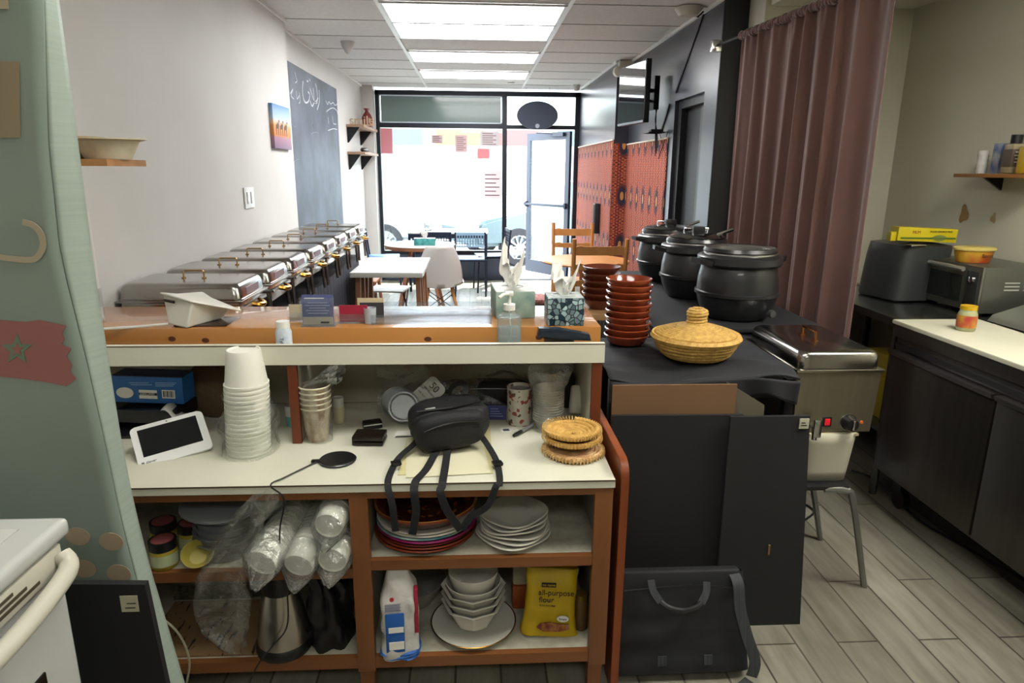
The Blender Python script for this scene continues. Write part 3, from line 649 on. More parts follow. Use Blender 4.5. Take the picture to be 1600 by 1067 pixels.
# tall stack of inverted foam cups in a bag
def foam_cup(H, r0, r1, inverted=True):
    """thin walled cup; rim radius r1"""
    b = B(); pr = [(0, H-.005), (r0-.006, H-.005), (r0-.004, H), (r0-.001, H), (r0, H-.002), (r0+.25*(r1-r0), H*.75), (r1-.001, .006), (r1+.0025, .006), (r1+.0025, 0), (r1-.002, 0), (r0-.003, H-.006), (0, H-.006)]
    if not inverted: pr = [(r, H-z) for r, z in pr]
    return b.lathe(pr, 36)
N = 16; first = None
for k in range(N):
    z = WT+.001+.0135*k; lab = 'white foam cup %s in the tall upside-down bagged stack' % ORD[N-1-k]
    if k == N-1: lab = 'topmost foam cup of the tall upside-down stack, its base near the white fascia'
    if first is None:
        first = thing('foam_cup', lab, 'cup', (-.672, 1.885, z), 0, 'foam cups of the tall bagged stack'); foam_cup(.105, .047, .060).build('cup_body', FOAMW, first)
    else:
        o = dup(first, (-.672+.0006*k, 1.885+.0004*k, z), 0, lab)
def crumple(c, r, h, seed=0, amp=.008, n=40, mm=22, sx=1, sy=1, prof=None, freq=18):
    def f(u, v):
        a = 2*pi*u; rad = r if prof is None else prof(v)
        x, y, z = rad*cos(a)*sx, rad*sin(a)*sy, h*v
        d = noise.noise(Vector((x*freq+seed, y*freq, z*freq*.7)))*amp*1.6+noise.noise(Vector((x*freq*3+seed, y*freq*3, z*freq*2)))*amp*.7
        return (c[0]+x+cos(a)*d, c[1]+y+sin(a)*d, c[2]+z)
    return B().grid(f, n, mm, True)
o = crumple((-.668, 1.885, WT+.002), .07, .17, 3, .013, prof=lambda v: .088-.020*v-.01*sin(v*9)*(v > .3)); tag(o.build('plastic_bag', film('cup_bag_film', '#f8faf8', .22, .12, 1.0, 45, .01), smooth=True, angle=180), 'crumpled clear plastic bag around the tall stack of foam cups', 'plastic bag')
# kraft paper cups, upright stack of five
PCUP = mat('kraft_cup', '#8c6a49', .6, 0, '#c9bba3', 45, (1, 1, .4))
first = None
for k in range(5):
    lab = 'brown printed paper cup %s in the short upright stack' % ORD[4-k]
    if k == 4: lab = 'topmost brown printed paper cup of the short upright stack'
    z = WT+.001+.0165*k
    if first is None:
        first = thing('paper_cup', 'lowest brown printed paper cup of the short stack, its whole side showing', 'cup', (-.489, 1.965, z), 0, 'brown paper cups in a bag')
        B().lathe([(0, 0), (.031, 0), (.045, .105), (.044, .105), (.030, .003), (0, .003)], 32).build('cup_body', PCUP, first)
        B().lathe([(0, .006), (.028, .006), (.0425, .106)], 32).build('inner_wall', mat('cream_inner', '#cfc6ae', .55), first)
        B().lathe([(.0455, .104), (.048, .106), (.048, .109), (.0455, .110), (.0445, .107)], 32).build('rolled_rim', mat('cream_rim', '#d6cdb4', .5), first)
    else: dup(first, (-.489, 1.965, z), 0, lab)
tag(crumple((-.489, 1.965, WT+.002), .05, .17, 8, .008, prof=lambda v: .044+.008*v).build('plastic_bag', film('clear_cup_sleeve', '#f2f4f2', .22, .14, .9, 30, .03), angle=180), 'clear plastic sleeve around the brown paper cups', 'plastic bag')
b = B()
def ff(u, v):
    a = 2*pi*u; p0 = Vector((-.52, 1.975, WT+.16)); p1 = Vector((-.41, 1.985, WT+.215)); q = p0.lerp(p1, v); r = .018+.026*v+.01*sin(7*a+v*11)*v
    return (q.x+.3*r*cos(a), q.y+r*sin(a), q.z+r*cos(a+.6))
tag(B().grid(ff, 26, 10, True).build('crumpled_foil', mat('silver_film', '#aeb0ae', .28, .75, bump=.9, bscale=60), angle=20), 'crumpled silvery end of the plastic sleeve sticking out above the brown paper cups', 'wrapper')
# little white spice bottle
t = thing('spice_bottle', 'small white lidded bottle with cream label behind the brown paper cups', 'bottle', (-.452, 2.11, WT))
B().lathe([(0, 0), (.020, 0), (.021, .045), (.018, .055)], 20).build('body', mat('cream_label', '#bdb59a', .5), t); B().cyl(0, 0, .055, .085, .018).build('cap', mat('grey_white_cap', '#bfbfb6', .4), t)
# wallet, key case
t = thing('wallet', 'black leather wallet folded shut in front of the clear lids', 'wallet', (-.325, 1.935, WT), radians(-4))
LEATH = mat('black_leather', '#19130f', .32, bump=.3, bscale=120)
B().box(-.047, .047, -.035, .035, .002, .013, .004).box(-.047, .047, -.035, .035, .016, .03, .005).build('leather', LEATH, t); B().box(-.048, -.040, -.03, .03, .006, .026, .003).build('fold', LEATH, t)
t = thing('key_case', 'small black case with a silver stripe behind the wallet', 'case', (-.335, 2.055, WT), radians(20))
B().box(-.03, .03, -.018, .018, 0, .024, .006).build('shell', BLACK, t); B().box(-.03, .028, -.0195, -.0175, .014, .018).build('silver_stripe', CHROME, t)
# clear lids in a bag
LID = film('lid_plastic', '#e9ebeb', .14, .30, 0, milk=.05)
first = None
for k in range(7):
    loc = (-.262+.004*k, 2.13-.005*k, WT+.058-.001*k)
    if first is None:
        first = thing('domed_cover', 'rearmost clear round lid of the tilted bagged pile by the wallet', 'lid', loc, 0, 'clear lids in a bag')
        B().lathe([(0, .004), (.04, .004), (.045, .010), (.05, .010), (.054, 0), (.056, 0), (.0555, .004), (.05, .012), (.044, .012), (.039, .006), (0, .006)], 32).build('lid_body', LID, first)
        first.rotation_euler = (radians(62), 0, radians(6))
    else: dup(first, loc, radians(6), 'clear round lid, %s towards the front of the tilted bagged pile' % ('second', 'third', 'fourth', 'fifth', 'sixth', 'last')[k-1])
t = thing('plastic_bag', 'clear plastic bag with a printed paper slip stretching over the lids towards the back', 'plastic bag', (0, 0, 0))
def bagf(u, v):
    x = -.33+.62*u; z = WT+.02+(.20-.10*abs(u-.45))*v*(1-.1*u); y = 2.17+.09*u+.03*sin(u*9+v*4)*(.4+v)
    d = noise.noise(Vector((x*14, v*5, 3)))*.03; return (x, y+d-.05*(1-v), z+d*.4)
B().grid(bagf, 44, 18).build('film_sheet', film('thin_bag', '#f0f1ee', .22, .2, .8, 25, .03), t, angle=180)
sl = B(Matrix.Translation((-.16, 2.145, WT+.085)) @ Matrix.Rotation(radians(-42), 4, 'Y') @ Matrix.Rotation(radians(-14), 4, 'X')); sl.prism(rr(-.10, .055, -.035, .035, .018), -.0006, .0006, 'Y')
slip = sl.build('paper_slip', mat('slip_white', '#b9b9b2', .6), t)
for body, sz, lx in (('50', .034, .028), ('containers', .011, .006), ('LIDS  PLAT  LARGE', .007, -.018), ('SAN express', .016, -.062), ):
    tx = text(body, sz, INK, slip, (0, 0, 0), (0, 0, 0)); tx.matrix_local = Matrix.Translation((-.16, 2.145, WT+.085)) @ Matrix.Rotation(radians(-42), 4, 'Y') @ Matrix.Rotation(radians(-14), 4, 'X') @ Matrix.Translation((lx, -.0012, 0)) @ Matrix.Rotation(radians(90), 4, 'Y') @ Matrix.Rotation(pi/2, 4, 'X')
# folded leaflets
t = thing('leaflet', 'thin folded white leaflet lying left of the black backpack', 'leaflet', (-.215, 1.985, WT), radians(3))
B().box(-.04, .04, -.02, .02, .0, .003).box(-.036, .04, -.018, .02, .006, .008).build('sheets', PAPER, t); B().box(-.037, .037, -.0215, -.019, .0032, .0058).build('dark_fold', INK, t)
# wireless charger with cable
t = thing('wireless_charger', 'round black wireless charging pad near the front of the worktop', 'charger', (-.396, 1.80, WT))
B().lathe([(0, 0), (.048, 0), (.052, .003), (.052, .006), (.049, .009), (0, .009)], 40).build('pad', BLACK, t); B().lathe([(.0505, .006), (.0522, .0045), (.0525, .006), (.0505, .0075)], 40).build('rim', mat('grey_rim', '#55585a', .25, .8), t)
t = thing('charging_cable', 'thin black cable running from the charging pad down over the counter front', 'cable', (0, 0, 0))
P = [(-.447, 1.795, WT+.004), (-.47, 1.76, WT+.004), (-.515, 1.69, WT+.004), (-.54, 1.645, WT+.003)]+[tuple(atY(x, y, 1.632)) for x, y in ((444, 780), (437, 830), (441, 880), (449, 930), (448, 980), (425, 1010), (402, 1040), (385, 1080))]
B().tube(spline(P, 5), .0022, 6).build('cord', BLACK, t); B().box(-.468, -.445, 1.786, 1.798, WT+.001, WT+.008, .002).build('plug', BLACK, t)
# manila papers under the backpack
t = thing('paper_pad', 'cream papers lying under the black backpack and reaching the counter edge', 'paper', (-.08, 1.9, WT))
B().box(-.135, .125, -.20, .19, 0, .0015).build('sheet', mat('manila', '#c2ba8c', .7), t); B(Matrix.Rotation(radians(5), 4, 'Z')).box(-.13, .10, -.21, .15, .0015, .003).build('sheet', mat('manila_pale', '#cbc7ab', .7), t)
# backpack
t = thing('backpack', 'small black backpack lying on cream papers with straps hanging over the counter edge', 'backpack', (-.078, 1.915, WT+.003))
NYL = mat('black_nylon', '#111214', .7, bump=.15, bscale=200)
def bp(c, r, e=.62, tilt=0):
    def fn(d): return 1+.05*noise.noise(d*2.5+Vector((c[0]*9, 0, 0)))
    return fn
Mx = Matrix.Rotation(radians(14), 4, 'Z') @ Matrix.Rotation(radians(-4), 4, 'Y')
B(Mx).blob((0, 0, .075), (.118, .085, .062), 40, 22, .6, bp((0, 0), 0)).build('main_compartment', NYL, t, angle=80)
B(Mx).blob((-.01, -.055, .07), (.105, .042, .058), 36, 18, .55, bp((3, 0), 0)).build('front_pocket', NYL, t, angle=80)
B(Mx).tube([(x, -.095-.006*cos(x*14), .075+.03*cos(x*12)) for x in [-.09+.018*k for k in range(11)]], .0028, 6).build('zipper', mat('zip_black', '#0c0c0d', .3), t)
B(Mx).tube([(x, -.045-.02*(1-abs(x)*6), .137) for x in [-.10+.02*k for k in range(11)]], .003, 6).build('zipper', MATS['zip_black'], t)
B(Mx).box(-.075, -.045, -.052, -.046, .134, .140, .001).build('brand_tab', mat('grey_tab', '#a5a8a6', .4), t)
B(Mx).tube(bez((.06, .02, .14), (.09, .05, .18), (.03, .08, .17), (.02, .06, .135)), 0, flat=(.018, .003)).build('grab_loop', NYL, t)
STR = mat('strap_webbing', '#131417', .8)
def strap(pts, w, up=(0, 1, .2)):
    P = [Vector(p)-Vector((-.078, 1.915, WT+.003)) for p in pts]; return B().tube(spline(P, 5), 0, flat=(w, .003), ufix=(1, 0, 0)).build('strap', STR, t)
z = WT+.006
strap([(-.15, 1.91, z+.04), (-.185, 1.85, z+.02), (-.22, 1.78, z+.01), (-.235, 1.70, z), (-.235, 1.645, z-.01), atY(613, 790, 1.625), atY(618, 830, 1.625)], .018)
strap([(-.10, 1.88, z+.03), (-.12, 1.81, z+.008), (-.14, 1.72, z), (-.16, 1.66, z), (-.165, 1.638, z-.01), atY(647, 770, 1.622), atY(650, 800, 1.62), atY(644, 835, 1.62)], .021)
strap([(-.08, 1.88, z+.03), (-.085, 1.81, z+.008), (-.088, 1.72, z), (-.09, 1.66, z), (-.092, 1.638, z-.01), atY(688, 770, 1.622), atY(700, 800, 1.62), atY(720, 828, 1.618)], .021)
strap([(.0, 1.91, z+.04), (.03, 1.85, z+.02), (.055, 1.76, z+.008), (.062, 1.68, z), (.06, 1.638, z-.01), atY(775, 760, 1.622), atY(762, 790, 1.62), atY(735, 808, 1.618), atY(722, 828, 1.618)], .018)
for x, y in ((-.224, 1.745), (.058, 1.735)):
    b = B(Matrix.Translation((x+.078, y-1.915, .012)) @ Matrix.Rotation(radians(15), 4, 'Z'))
    b.box(-.014, .014, -.012, .012, -.002, .004, .001).box(-.011, .011, -.016, -.013, -.002, .007).build('buckle', BLACK, t)
# back corner: dark bags, tin, white cup stack, roll, marker
t = thing('black_pouch', 'black zipped pouch lying at the back of the right niche', 'pouch', (.02, 2.235, WT))
B().blob((0, 0, .05), (.17, .05, .05), 30, 14, .6, lambda d: 1+.12*noise.noise(d*3)).build('body', NYL, t, angle=80); B().tube([(-.12, -.04, .08), (0, -.05, .085), (.12, -.04, .08)], .003).build('zipper', MATS['zip_black'], t)
t = thing('black_bag', 'upright black bag in the right back corner of the niche', 'bag', (.325, 2.245, WT))
B().box(-.05, .02, -.04, .04, 0, .13, .02, 3).build('body', NYL, t); B().tube(bez((-.03, -.03, .12), (-.03, -.04, .16), (.01, -.04, .16), (.01, -.03, .12)), .004).build('handle', STR, t)
t = thing('blue_card', 'small dark blue printed card leaning beside the tin', 'card', (.068, 2.11, WT), radians(-5))
B(Matrix.Rotation(radians(-14), 4, 'X')).box(-.032, .032, 0, .003, 0, .048).build('card_sheet', mat('royal_blue', '#252c6b', .4), t)
b = B(Matrix.Rotation(radians(-14), 4, 'X')); 
for k in range(4): b.box(-.022, .022-.006*k, -.001, 0, .012+.008*k, .0135+.008*k)
b.build('printed_lines', mat('pale_blue', '#98a6d6', .5), t)
t = thing('candy_tin', 'white round tin printed with small red and brown figures, right of the backpack', 'tin', (.142, 2.085, WT))
tm, nt, p, tc = node_mat('tin_print', .3); L = nt.links.new
vo = nt.nodes.new('ShaderNodeTexVoronoi'); vo.inputs['Scale'].default_value = 90; cr = nt.nodes.new('ShaderNodeValToRGB'); cr.color_ramp.interpolation = 'CONSTANT'
cr.color_ramp.elements[0].color = lin('#b9b5a8'); cr.color_ramp.elements[1].position = .55; cr.color_ramp.elements[1].color = lin('#8f4038'); e = cr.color_ramp.elements.new(.68); e.color = lin('#b8b4a6'); e = cr.color_ramp.elements.new(.8); e.color = lin('#4f4234'); e = cr.color_ramp.elements.new(.9); e.color = lin('#9a8a6a')
L(tc.outputs['Object'], vo.inputs[0]); L(vo.outputs['Color'], cr.inputs[0]); L(cr.outputs[0], p.inputs['Base Color'])
B().lathe([(0, 0), (.041, 0), (.042, .003), (.041, .006), (.041, .122), (.042, .126), (.040, .126), (.039, .005), (0, .005)], 36).build('tin_body', tm, t)
B().lathe([(0, .115), (.039, .115)], 30).build('lid', mat('tin_lid', '#8d8f8e', .35, .6), t)
first = None
for k in range(13):
    z = WT+.001+.0085*k; lab = 'translucent white tub %s in the bagged stack right of the tin' % ORD[12-k]
    if k == 12: lab = 'topmost translucent white tub of the bagged stack right of the tin'
    if first is None:
        first = thing('plastic_tub', lab, 'tub', (.232, 2.035, z), 0, 'translucent tubs in a bag')
        B().lathe([(0, 0), (.036, 0), (.047, .032), (.050, .032), (.0505, .035), (.046, .035), (.034, .003), (0, .003)], 32).build('tub_body', mat('milky_plastic', '#c3c1b6', .3, coat=.3), first)
    else: dup(first, (.232, 2.035, z), 0, lab)
tag(crumple((.232, 2.035, WT+.002), .055, .2, 15, .01, prof=lambda v: .055-.012*sin(v*5)*v).build('plastic_bag', PLASTIC, angle=180), 'clear crumpled bag around the translucent tubs, bunched above the tin', 'plastic bag')
t = thing('paper_roll', 'rolled white cloth leaning in the right corner of the niche', 'roll', (.335, 2.13, WT), 0)
B(Matrix.Rotation(radians(-28), 4, 'X') @ Matrix.Rotation(radians(8), 4, 'Y')).lathe([(0, .01), (.023, .01), (.025, .014), (.025, .1), (.022, .105), (0, .1)], 24).build('roll_body', mat('cream_roll', '#c6c2ad', .7), t)
t = thing('marker_pen', 'black and grey marker pen lying in front of the tin', 'pen', (.148, 1.995, WT+.007), radians(52))
B().lathe([(0, -.055), (.005, -.052), (.0065, -.04), (.0065, -.01), (0, -.01)], 14, (0, 0, 0), axis='X').build('cap', BLACK, t); B().lathe([(0, -.01), (.006, -.01), (.006, .05), (.004, .055), (0, .055)], 14, (0, 0, 0), axis='X').build('barrel', mat('grey_barrel', '#8b8c8a', .4), t)
t = thing('paper_scrap', 'small printed paper scrap between the cream papers and the tin', 'paper', (.105, 2.02, WT), radians(8))
B().box(-.028, .028, -.018, .018, 0, .0008).build('sheet', PAPER, t); B().box(-.02, .0, -.01, .008, .0008, .0012).build('print', mat('blue_print', '#4a4a6a', .5), t)
# coiled straw trivets / baskets
STRAW = mat('yellow_straw', '#b58a42', .6, 0, '#d0a75c', 45, bump=.7, bscale=150); STRAWP = mat('pinkish_straw', '#a97f52', .6, 0, '#c9a67c', 45, bump=.7, bscale=150)
def coil(loc, R, m, lab, dish=.02, tiers=7, tr=.009, name='straw_trivet', group=None):
    t = thing(name, lab, 'trivet', loc, random.random()*2, group); b = B(); P = []
    n = 26*tiers
    for i in range(n+1):
        s_ = i/n; a = 2*pi*tiers*s_; r = .008+(R-.008-tr)*s_; P.append((r*cos(a), r*sin(a), tr+dish*(s_**2)))
    b.tube(P, tr*.92, 7); o = b.build('coiled_straw', m, t, angle=60)
    b = B()
    for i in range(56):
        a = 2*pi*i/56; b.tube([((R-tr*2)*cos(a), (R-tr*2)*sin(a), tr*1.7+dish*.8), (R*cos(a), R*sin(a), tr*1.6+dish), ((R+.001)*cos(a), (R+.001)*sin(a), tr*.4+dish)], .0016, 4)
    b.build('stitching', mat('stitch_straw', '#c29a55', .6), t)
    return t
coil((.285, 1.83, WT), .092, STRAWP, 'pinkish flat straw trivet at the bottom of the trivet pile', .002, 6, .010)
coil((.282, 1.84, WT+.024), .088, STRAW, 'yellow straw dish in the middle of the trivet pile', .018, 6, .009)
coil((.280, 1.838, WT+.044), .087, STRAW, 'yellow straw dish on top of the trivet pile, showing its rings', .022, 6, .009)
# left niche
BLUEB = mat('blue_carton', '#1c5c9a', .45)
t = thing('foil_box', 'blue cardboard box of foil lying in the left niche on top of black folders', 'box', (-1.01, 2.07, WT+.096), radians(-2))
B(Matrix.Rotation(radians(2), 4, 'Y')).box(-.115, .10, -.03, .05, 0, .085, .002).build('carton', BLUEB, t)
B(Matrix.Rotation(radians(2), 4, 'Y')).box(-.115, .10, -.028, .05, .085, .087).build('lid', mat('dark_blue_lid', '#1a2440', .4), t)
MR = Matrix.Rotation(radians(2), 4, 'Y')
B(MR).box(-.035, .02, -.0312, -.0302, .015, .043).build('label', PAPER, t); B(MR).box(.035, .075, -.0312, -.0302, .018, .045).build('barcode_patch', PAPER, t)
b = B(MR)
for k in range(9): b.box(.039+.0038*k, .0405+.0038*k+.0012*(k % 3 == 0), -.0318, -.0312, .022, .042)
b.build('barcode_bars', INK, t)
b = B(MR); b.box(-.035, .02, -.032, -.0311, .026, .034); b.build('label_band', mat('band_navy', '#1b1f3a', .5), t)
text('KIRKLAND', .009, PAPER, t, (-.008, -.0322, .0302), RX90)
lines([(-.06, .0, .066), (-.055, .01, .060), (.02, .085, .066), (.02, .08, .061), (.02, .075, .056)], mat('pale_blue_print', '#8fb4dc', .5), t, -.0316, 'pale_lines', .0018); b = B(MR); b.lathe([(0, -.0318), (.022, -.0318), (.022, -.0302)], 24, (-.078, 0, .032), 1.2, .8, 'Y'); b.build('oval_print', PAPER, t)
t = thing('black_folder', 'black glossy folders leaning under the blue box in the left niche', 'folder', (-1.04, 2.05, WT))
B(Matrix.Rotation(radians(18), 4, 'X')).box(-.12, .09, -.06, .06, .0, .03, .004).build('sleeve', mat('gloss_black_vinyl', '#141519', .2), t)
B(Matrix.Rotation(radians(-6), 4, 'Z')).box(-.12, .12, -.04, .1, .04, .085, .006).build('sleeve', MATS['gloss_black_vinyl'], t)
t = thing('receipt_paper', 'crumpled white receipt paper sticking out behind the tablet', 'paper', (-.905, 2.0, WT+.07), radians(-20))
def rf(u, v): return ((u-.5)*.1, (v-.5)*.06, .02+.012*sin(u*7+v*3)-.05*u)
B().grid(rf, 12, 8).build('sheet', mat('receipt', '#b5b5ae', .7), t, solid=.0006)
t = thing('brown_paper_bag', 'crumpled brown paper bag at the back of the left niche', 'paper bag', (-.86, 2.2, WT))
B().blob((0, 0, .09), (.10, .055, .09), 26, 16, .55, lambda d: 1+.14*noise.noise(d*4)).build('body', mat('brown_kraft', '#5d4a35', .8, bump=.6, bscale=25), t, angle=25)
t = thing('blue_cup', 'small white and turquoise cup with pens behind the foam cups', 'cup', (-.59, 2.09, WT))
B().lathe([(0, 0), (.026, 0), (.028, .035)], 24).build('lower_band', mat('turquoise', '#5f9a9c', .4), t); B().lathe([(.028, .035), (.029, .07), (.027, .07), (.025, .004), (0, .004)], 24).build('upper_band', mat('cup_white', '#c5c6c0', .4), t)
b = B(); b.tube([(0, 0, .01), (.015, .0, .11)], .003); b.tube([(-.01, 0, .01), (-.012, .0, .1)], .003); b.build('pens', mat('pen_mix', '#8a6a3a', .4), t)
# white tablet terminal
a1 = atZ(227, 731, .70); b1 = atZ(342, 694, .70); c1 = Vector((-.845, 1.925, .825)); d1 = Vector((-1.0, 1.835, .825))
t = thing('tablet_terminal', 'white tablet terminal with black screen tilted on the left of the worktop', 'tablet', (-.89, 1.85, WT))
ex = Vector((.155, .10, 0)).normalized(); ey = Vector((-.04, .06, 0)).normalized(); 
c1 = atY(307, 645, 1.965); d1 = atY(191, 672, 1.86); a1 = atY(228, 731, 1.80); b1 = atY(341, 694, 1.885)
ex = ((b1-a1)+(c1-d1)).normalized(); w_ = ((b1-a1).length+(c1-d1).length)/2; ey = ((d1-a1)+(c1-b1)); ey = (ey-ex*ey.dot(ex)).normalized(); h_ = ((d1-a1).length+(c1-b1).length)/2; ez = ex.cross(ey)
cc = (a1+b1+c1+d1)/4-Vector((-.89, 1.85, WT)); MT = Matrix(((ex.x, ey.x, ez.x, cc.x), (ex.y, ey.y, ez.y, cc.y), (ex.z, ey.z, ez.z, cc.z), (0, 0, 0, 1)))
bez_ = B(MT).prism(rr(-w_/2, w_/2, -h_/2, h_/2, .014), -.009, 0, 'Z', .002).build('housing', mat('gloss_white', '#d6d7d5', .15), t)
B(MT).box(-w_/2+.018, w_/2-.02, -h_/2+.032, h_/2-.014, .0002, .0008).build('screen', mat('dark_screen', '#16181a', .08), t)
lo = B(MT).prism(rr(-w_/2+.01, w_/2-.01, -h_/2+.004, h_/2-.03, .01), -.028, -.009, 'Z', .003).build('rear_shell', mat('grey_rear_shell', '#8b8d8c', .4), t)
B(MT).lathe([(0, .0002), (.0022, .0008), (0, .001)], 10, (0, h_/2-.007, 0)).build('lens', BLACK, t)
tx = text('clover', .011, mat('grey_mark', '#5a5d5c', .5), t, (0, 0, 0), (0, 0, 0)); tx.matrix_local = MT @ Matrix.Translation((-w_/2+.034, -h_/2+.014, .0006))
B(MT).prism([(-w_/2+.009, -h_/2+.010), (-w_/2+.016, -h_/2+.010), (-w_/2+.016, -h_/2+.017), (-w_/2+.009, -h_/2+.017)], .0004, .0012).build('leaf_mark', MATS['grey_mark'], t)

# ================================================================ LOWER SHELVES
# --- right bay, upper shelf z = .455
S1 = .4555
def dish(loc, prof, m, lab, n=48, name='plate', cat='plate', group=None, rot=(0, 0, 0), wob=None, part='dish_body', sx=1, sy=1):
    t = thing(name, lab, cat, loc, 0, group); t.rotation_euler = rot
    B().lathe(prof, n, (0, 0, 0), sx, sy, wob=wob).build(part, m, t); return t
PX, PY = -.152, 1.815
def plate_prof(R, h=.02, t_=.004): return [(0, 0), (R*.55, 0), (R*.62, .002), (R, h), (R, h+t_*.6), (R-.003, h+t_), (R*.6, .002+t_), (R*.5, t_), (0, t_)]
for k, (R, m_, lab) in enumerate(((.150, TERRA, 'glazed terracotta platter at the very bottom of the tall plate pile'), (.148, TERRA, 'glazed terracotta platter second from the bottom of the tall plate pile'),
        (.146, mat('dark_red_glaze', '#5a1d16', .25, coat=.4), 'dark red platter under the magenta plate'), (.146, mat('magenta_melamine', '#8a1f5c', .3), 'magenta rimmed plate in the tall plate pile'),
        (.143, mat('teal_print_plate', '#9fb3b0', .3, 0, '#2f6a78', 18), 'white plate with teal print, above the magenta one'), (.142, CERAM, 'white plate with a dark rim, lower of the two under the brown dish'), (.142, CERAM, 'white plate directly under the decorated brown dish'))):
    dish((PX+.004*(k % 2), PY, S1+.0085*k), plate_prof(R, .016), m_, lab)
# decorated brown dish on top
DEC, nt, p, tc = node_mat('painted_brown_glaze', .22); L = nt.links.new; p.inputs['Coat Weight'].default_value = .4
vm = nt.nodes.new('ShaderNodeVectorMath'); vm.operation = 'MULTIPLY'; vm.inputs[1].default_value = (1, 1, 0); ln = nt.nodes.new('ShaderNodeVectorMath'); ln.operation = 'LENGTH'
wv = nt.nodes.new('ShaderNodeTexVoronoi'); wv.inputs['Scale'].default_value = 60; ml = nt.nodes.new('ShaderNodeMath'); ml.operation = 'MULTIPLY'; ml.inputs[1].default_value = 160
sn = nt.nodes.new('ShaderNodeMath'); sn.operation = 'SINE'; ad = nt.nodes.new('ShaderNodeMath'); ad.operation = 'MULTIPLY'
cr = nt.nodes.new('ShaderNodeValToRGB'); cr.color_ramp.elements[0].color = lin('#3b160c'); cr.color_ramp.elements[0].position = .3; cr.color_ramp.elements[1].color = lin('#8a5526'); cr.color_ramp.elements[1].position = .62
L(tc.outputs['Object'], vm.inputs[0]); L(vm.outputs[0], ln.inputs[0]); L(ln.outputs['Value'], ml.inputs[0]); L(ml.outputs[0], sn.inputs[0]); L(tc.outputs['Object'], wv.inputs[0]); L(sn.outputs[0], ad.inputs[0]); L(wv.outputs['Distance'], ad.inputs[1]); L(ad.outputs[0], cr.inputs[0]); L(cr.outputs[0], p.inputs['Base Color'])
t = dish((PX+.002, PY, S1+.064), [(0, 0), (.09, 0), (.125, .012), (.147, .036), (.152, .040), (.150, .045), (.144, .041), (.12, .018), (.085, .008), (0, .008)], TERRA, 'brown decorated tagine dish on top of the tall plate pile', name='serving_dish', cat='dish')
B().lathe([(0, .0085), (.084, .0085), (.119, .0185), (.119, .0195), (.083, .0095), (0, .0095)], 48).build('painted_inside', DEC, t)
B().lathe([(.143, .0415), (.1475, .0458), (.151, .0450), (.1475, .0465), (.143, .0415)], 48).build('painted_rim', mat('ochre_line', '#93622a', .3), t)
# squarish white plates
def sq(r, a, z): return r*(1+.045*cos(4*a+.6)*min(1, r/.06))
for k, lab in enumerate(('white squarish plate at the bottom of the short plate pile', 'white squarish plate second from the bottom of the short pile', 'white squarish plate third from the bottom of the short pile', 'white squarish plate fourth from the bottom, turned a little', 'white squarish plate just below the top of the short pile', 'white rounded square plate on top of the short pile')):
    dish((.106+.003*(k % 3), 1.775+.004*k, S1+.0105*k), plate_prof(.106 - .002*k, .016), CERAM, lab, rot=(radians(-3 if k > 2 else 0), 0, k*.35), wob=sq)
# red pan box with gold print
t = thing('bakeware_box', 'cardboard box picturing a red pan, behind the white plates', 'box', (.225, 2.08, S1), radians(6))
B().box(-.15, .10, -.06, .06, 0, .165, .002).build('carton', mat('cream_carton', '#9d9384', .6), t)
b = B(); b.prism([(-.145, .135), (.09, .135), (.075, .062), (.06, .055), (-.115, .055), (-.13, .062)], -.0625, -.0605, 'Y'); b.build('pan_print', mat('burgundy_print', '#521421', .4), t)
b = B()
for k in range(24): b.box(-.145+.0098*k, -.139+.0098*k, -.0635, -.0625, .126+.006*(k % 2), .132+.006*(k % 2))
b.build('weave_print', mat('dark_weave', '#24080c', .4), t); text('DE LUXE', .017, mat('brown_ink', '#3a2418', .5), t, (.02, -.0612, .028), RX90); B().box(-.07, -.045, -.0612, -.0602, .015, .035).build('badge_print', mat('burgundy_badge', '#7a2a2a', .4), t)
# --- right bay, bottom shelf z = .142
S0 = .1425
t = thing('flour_bag', 'white and blue paper bag of couscous standing at the left of the lowest shelf', 'bag', (-.222, 1.69, S0), radians(6))
def bagshape(w, d, h, pinch, seed):
    def f(u, v):
        a = 2*pi*u; k = 1-pinch*max(0, (v-.62)/.38)**1.3; e = .55
        x = math.copysign(abs(cos(a))**e, cos(a))*w*(k if pinch < .9 else k); y = math.copysign(abs(sin(a))**e, sin(a))*d*(1-max(0, (v-.6)/.4)*.85)
        n_ = noise.noise(Vector((x*20+seed, y*20, v*6)))*.012
        return (x+n_*.7, y+n_, h*v)
    return B().grid(f, 36, 20, True)
o = bagshape(.052, .042, .29, .6, 2).build('paper', mat('wrinkled_white_paper', '#c2c0ba', .55, bump=.4, bscale=30), t, angle=60)
B().box(-.040, .012, -.0475, -.0440, .03, .155, .003).build('blue_panel', mat('blue_panel', '#1d57a0', .5), t)
for z0, z1 in ((.04, .065), (.095, .112)): B().box(-.032, .010, -.0485, -.0470, z0, z1).build('white_text_block', PAPER, t)
bagshape(.0535, .0435, .035, 0, 4).build('blue_foot', MATS['blue_panel'], t)
b = B()
for k in range(5): b.box(-.04, .004-.003*(k % 2), -.046, -.0435, .163+.005*k, .165+.005*k)
b.build('printed_lines', mat('grey_print', '#7a7a90', .6), t)
B().lathe([(0, -.0465), (.006, -.0465), (.006, -.043)], 16, (-.02, 0, .20), axis='Y').build('red_stamp', mat('red_stamp', '#b02838', .5), t)
b = B(Matrix.Translation((.044, -.025, .10))); b.box(-.004, .008, -.012, .012, -.02, .12, .002); b.build('red_side_print', mat('crimson_print', '#94203a', .5), t)
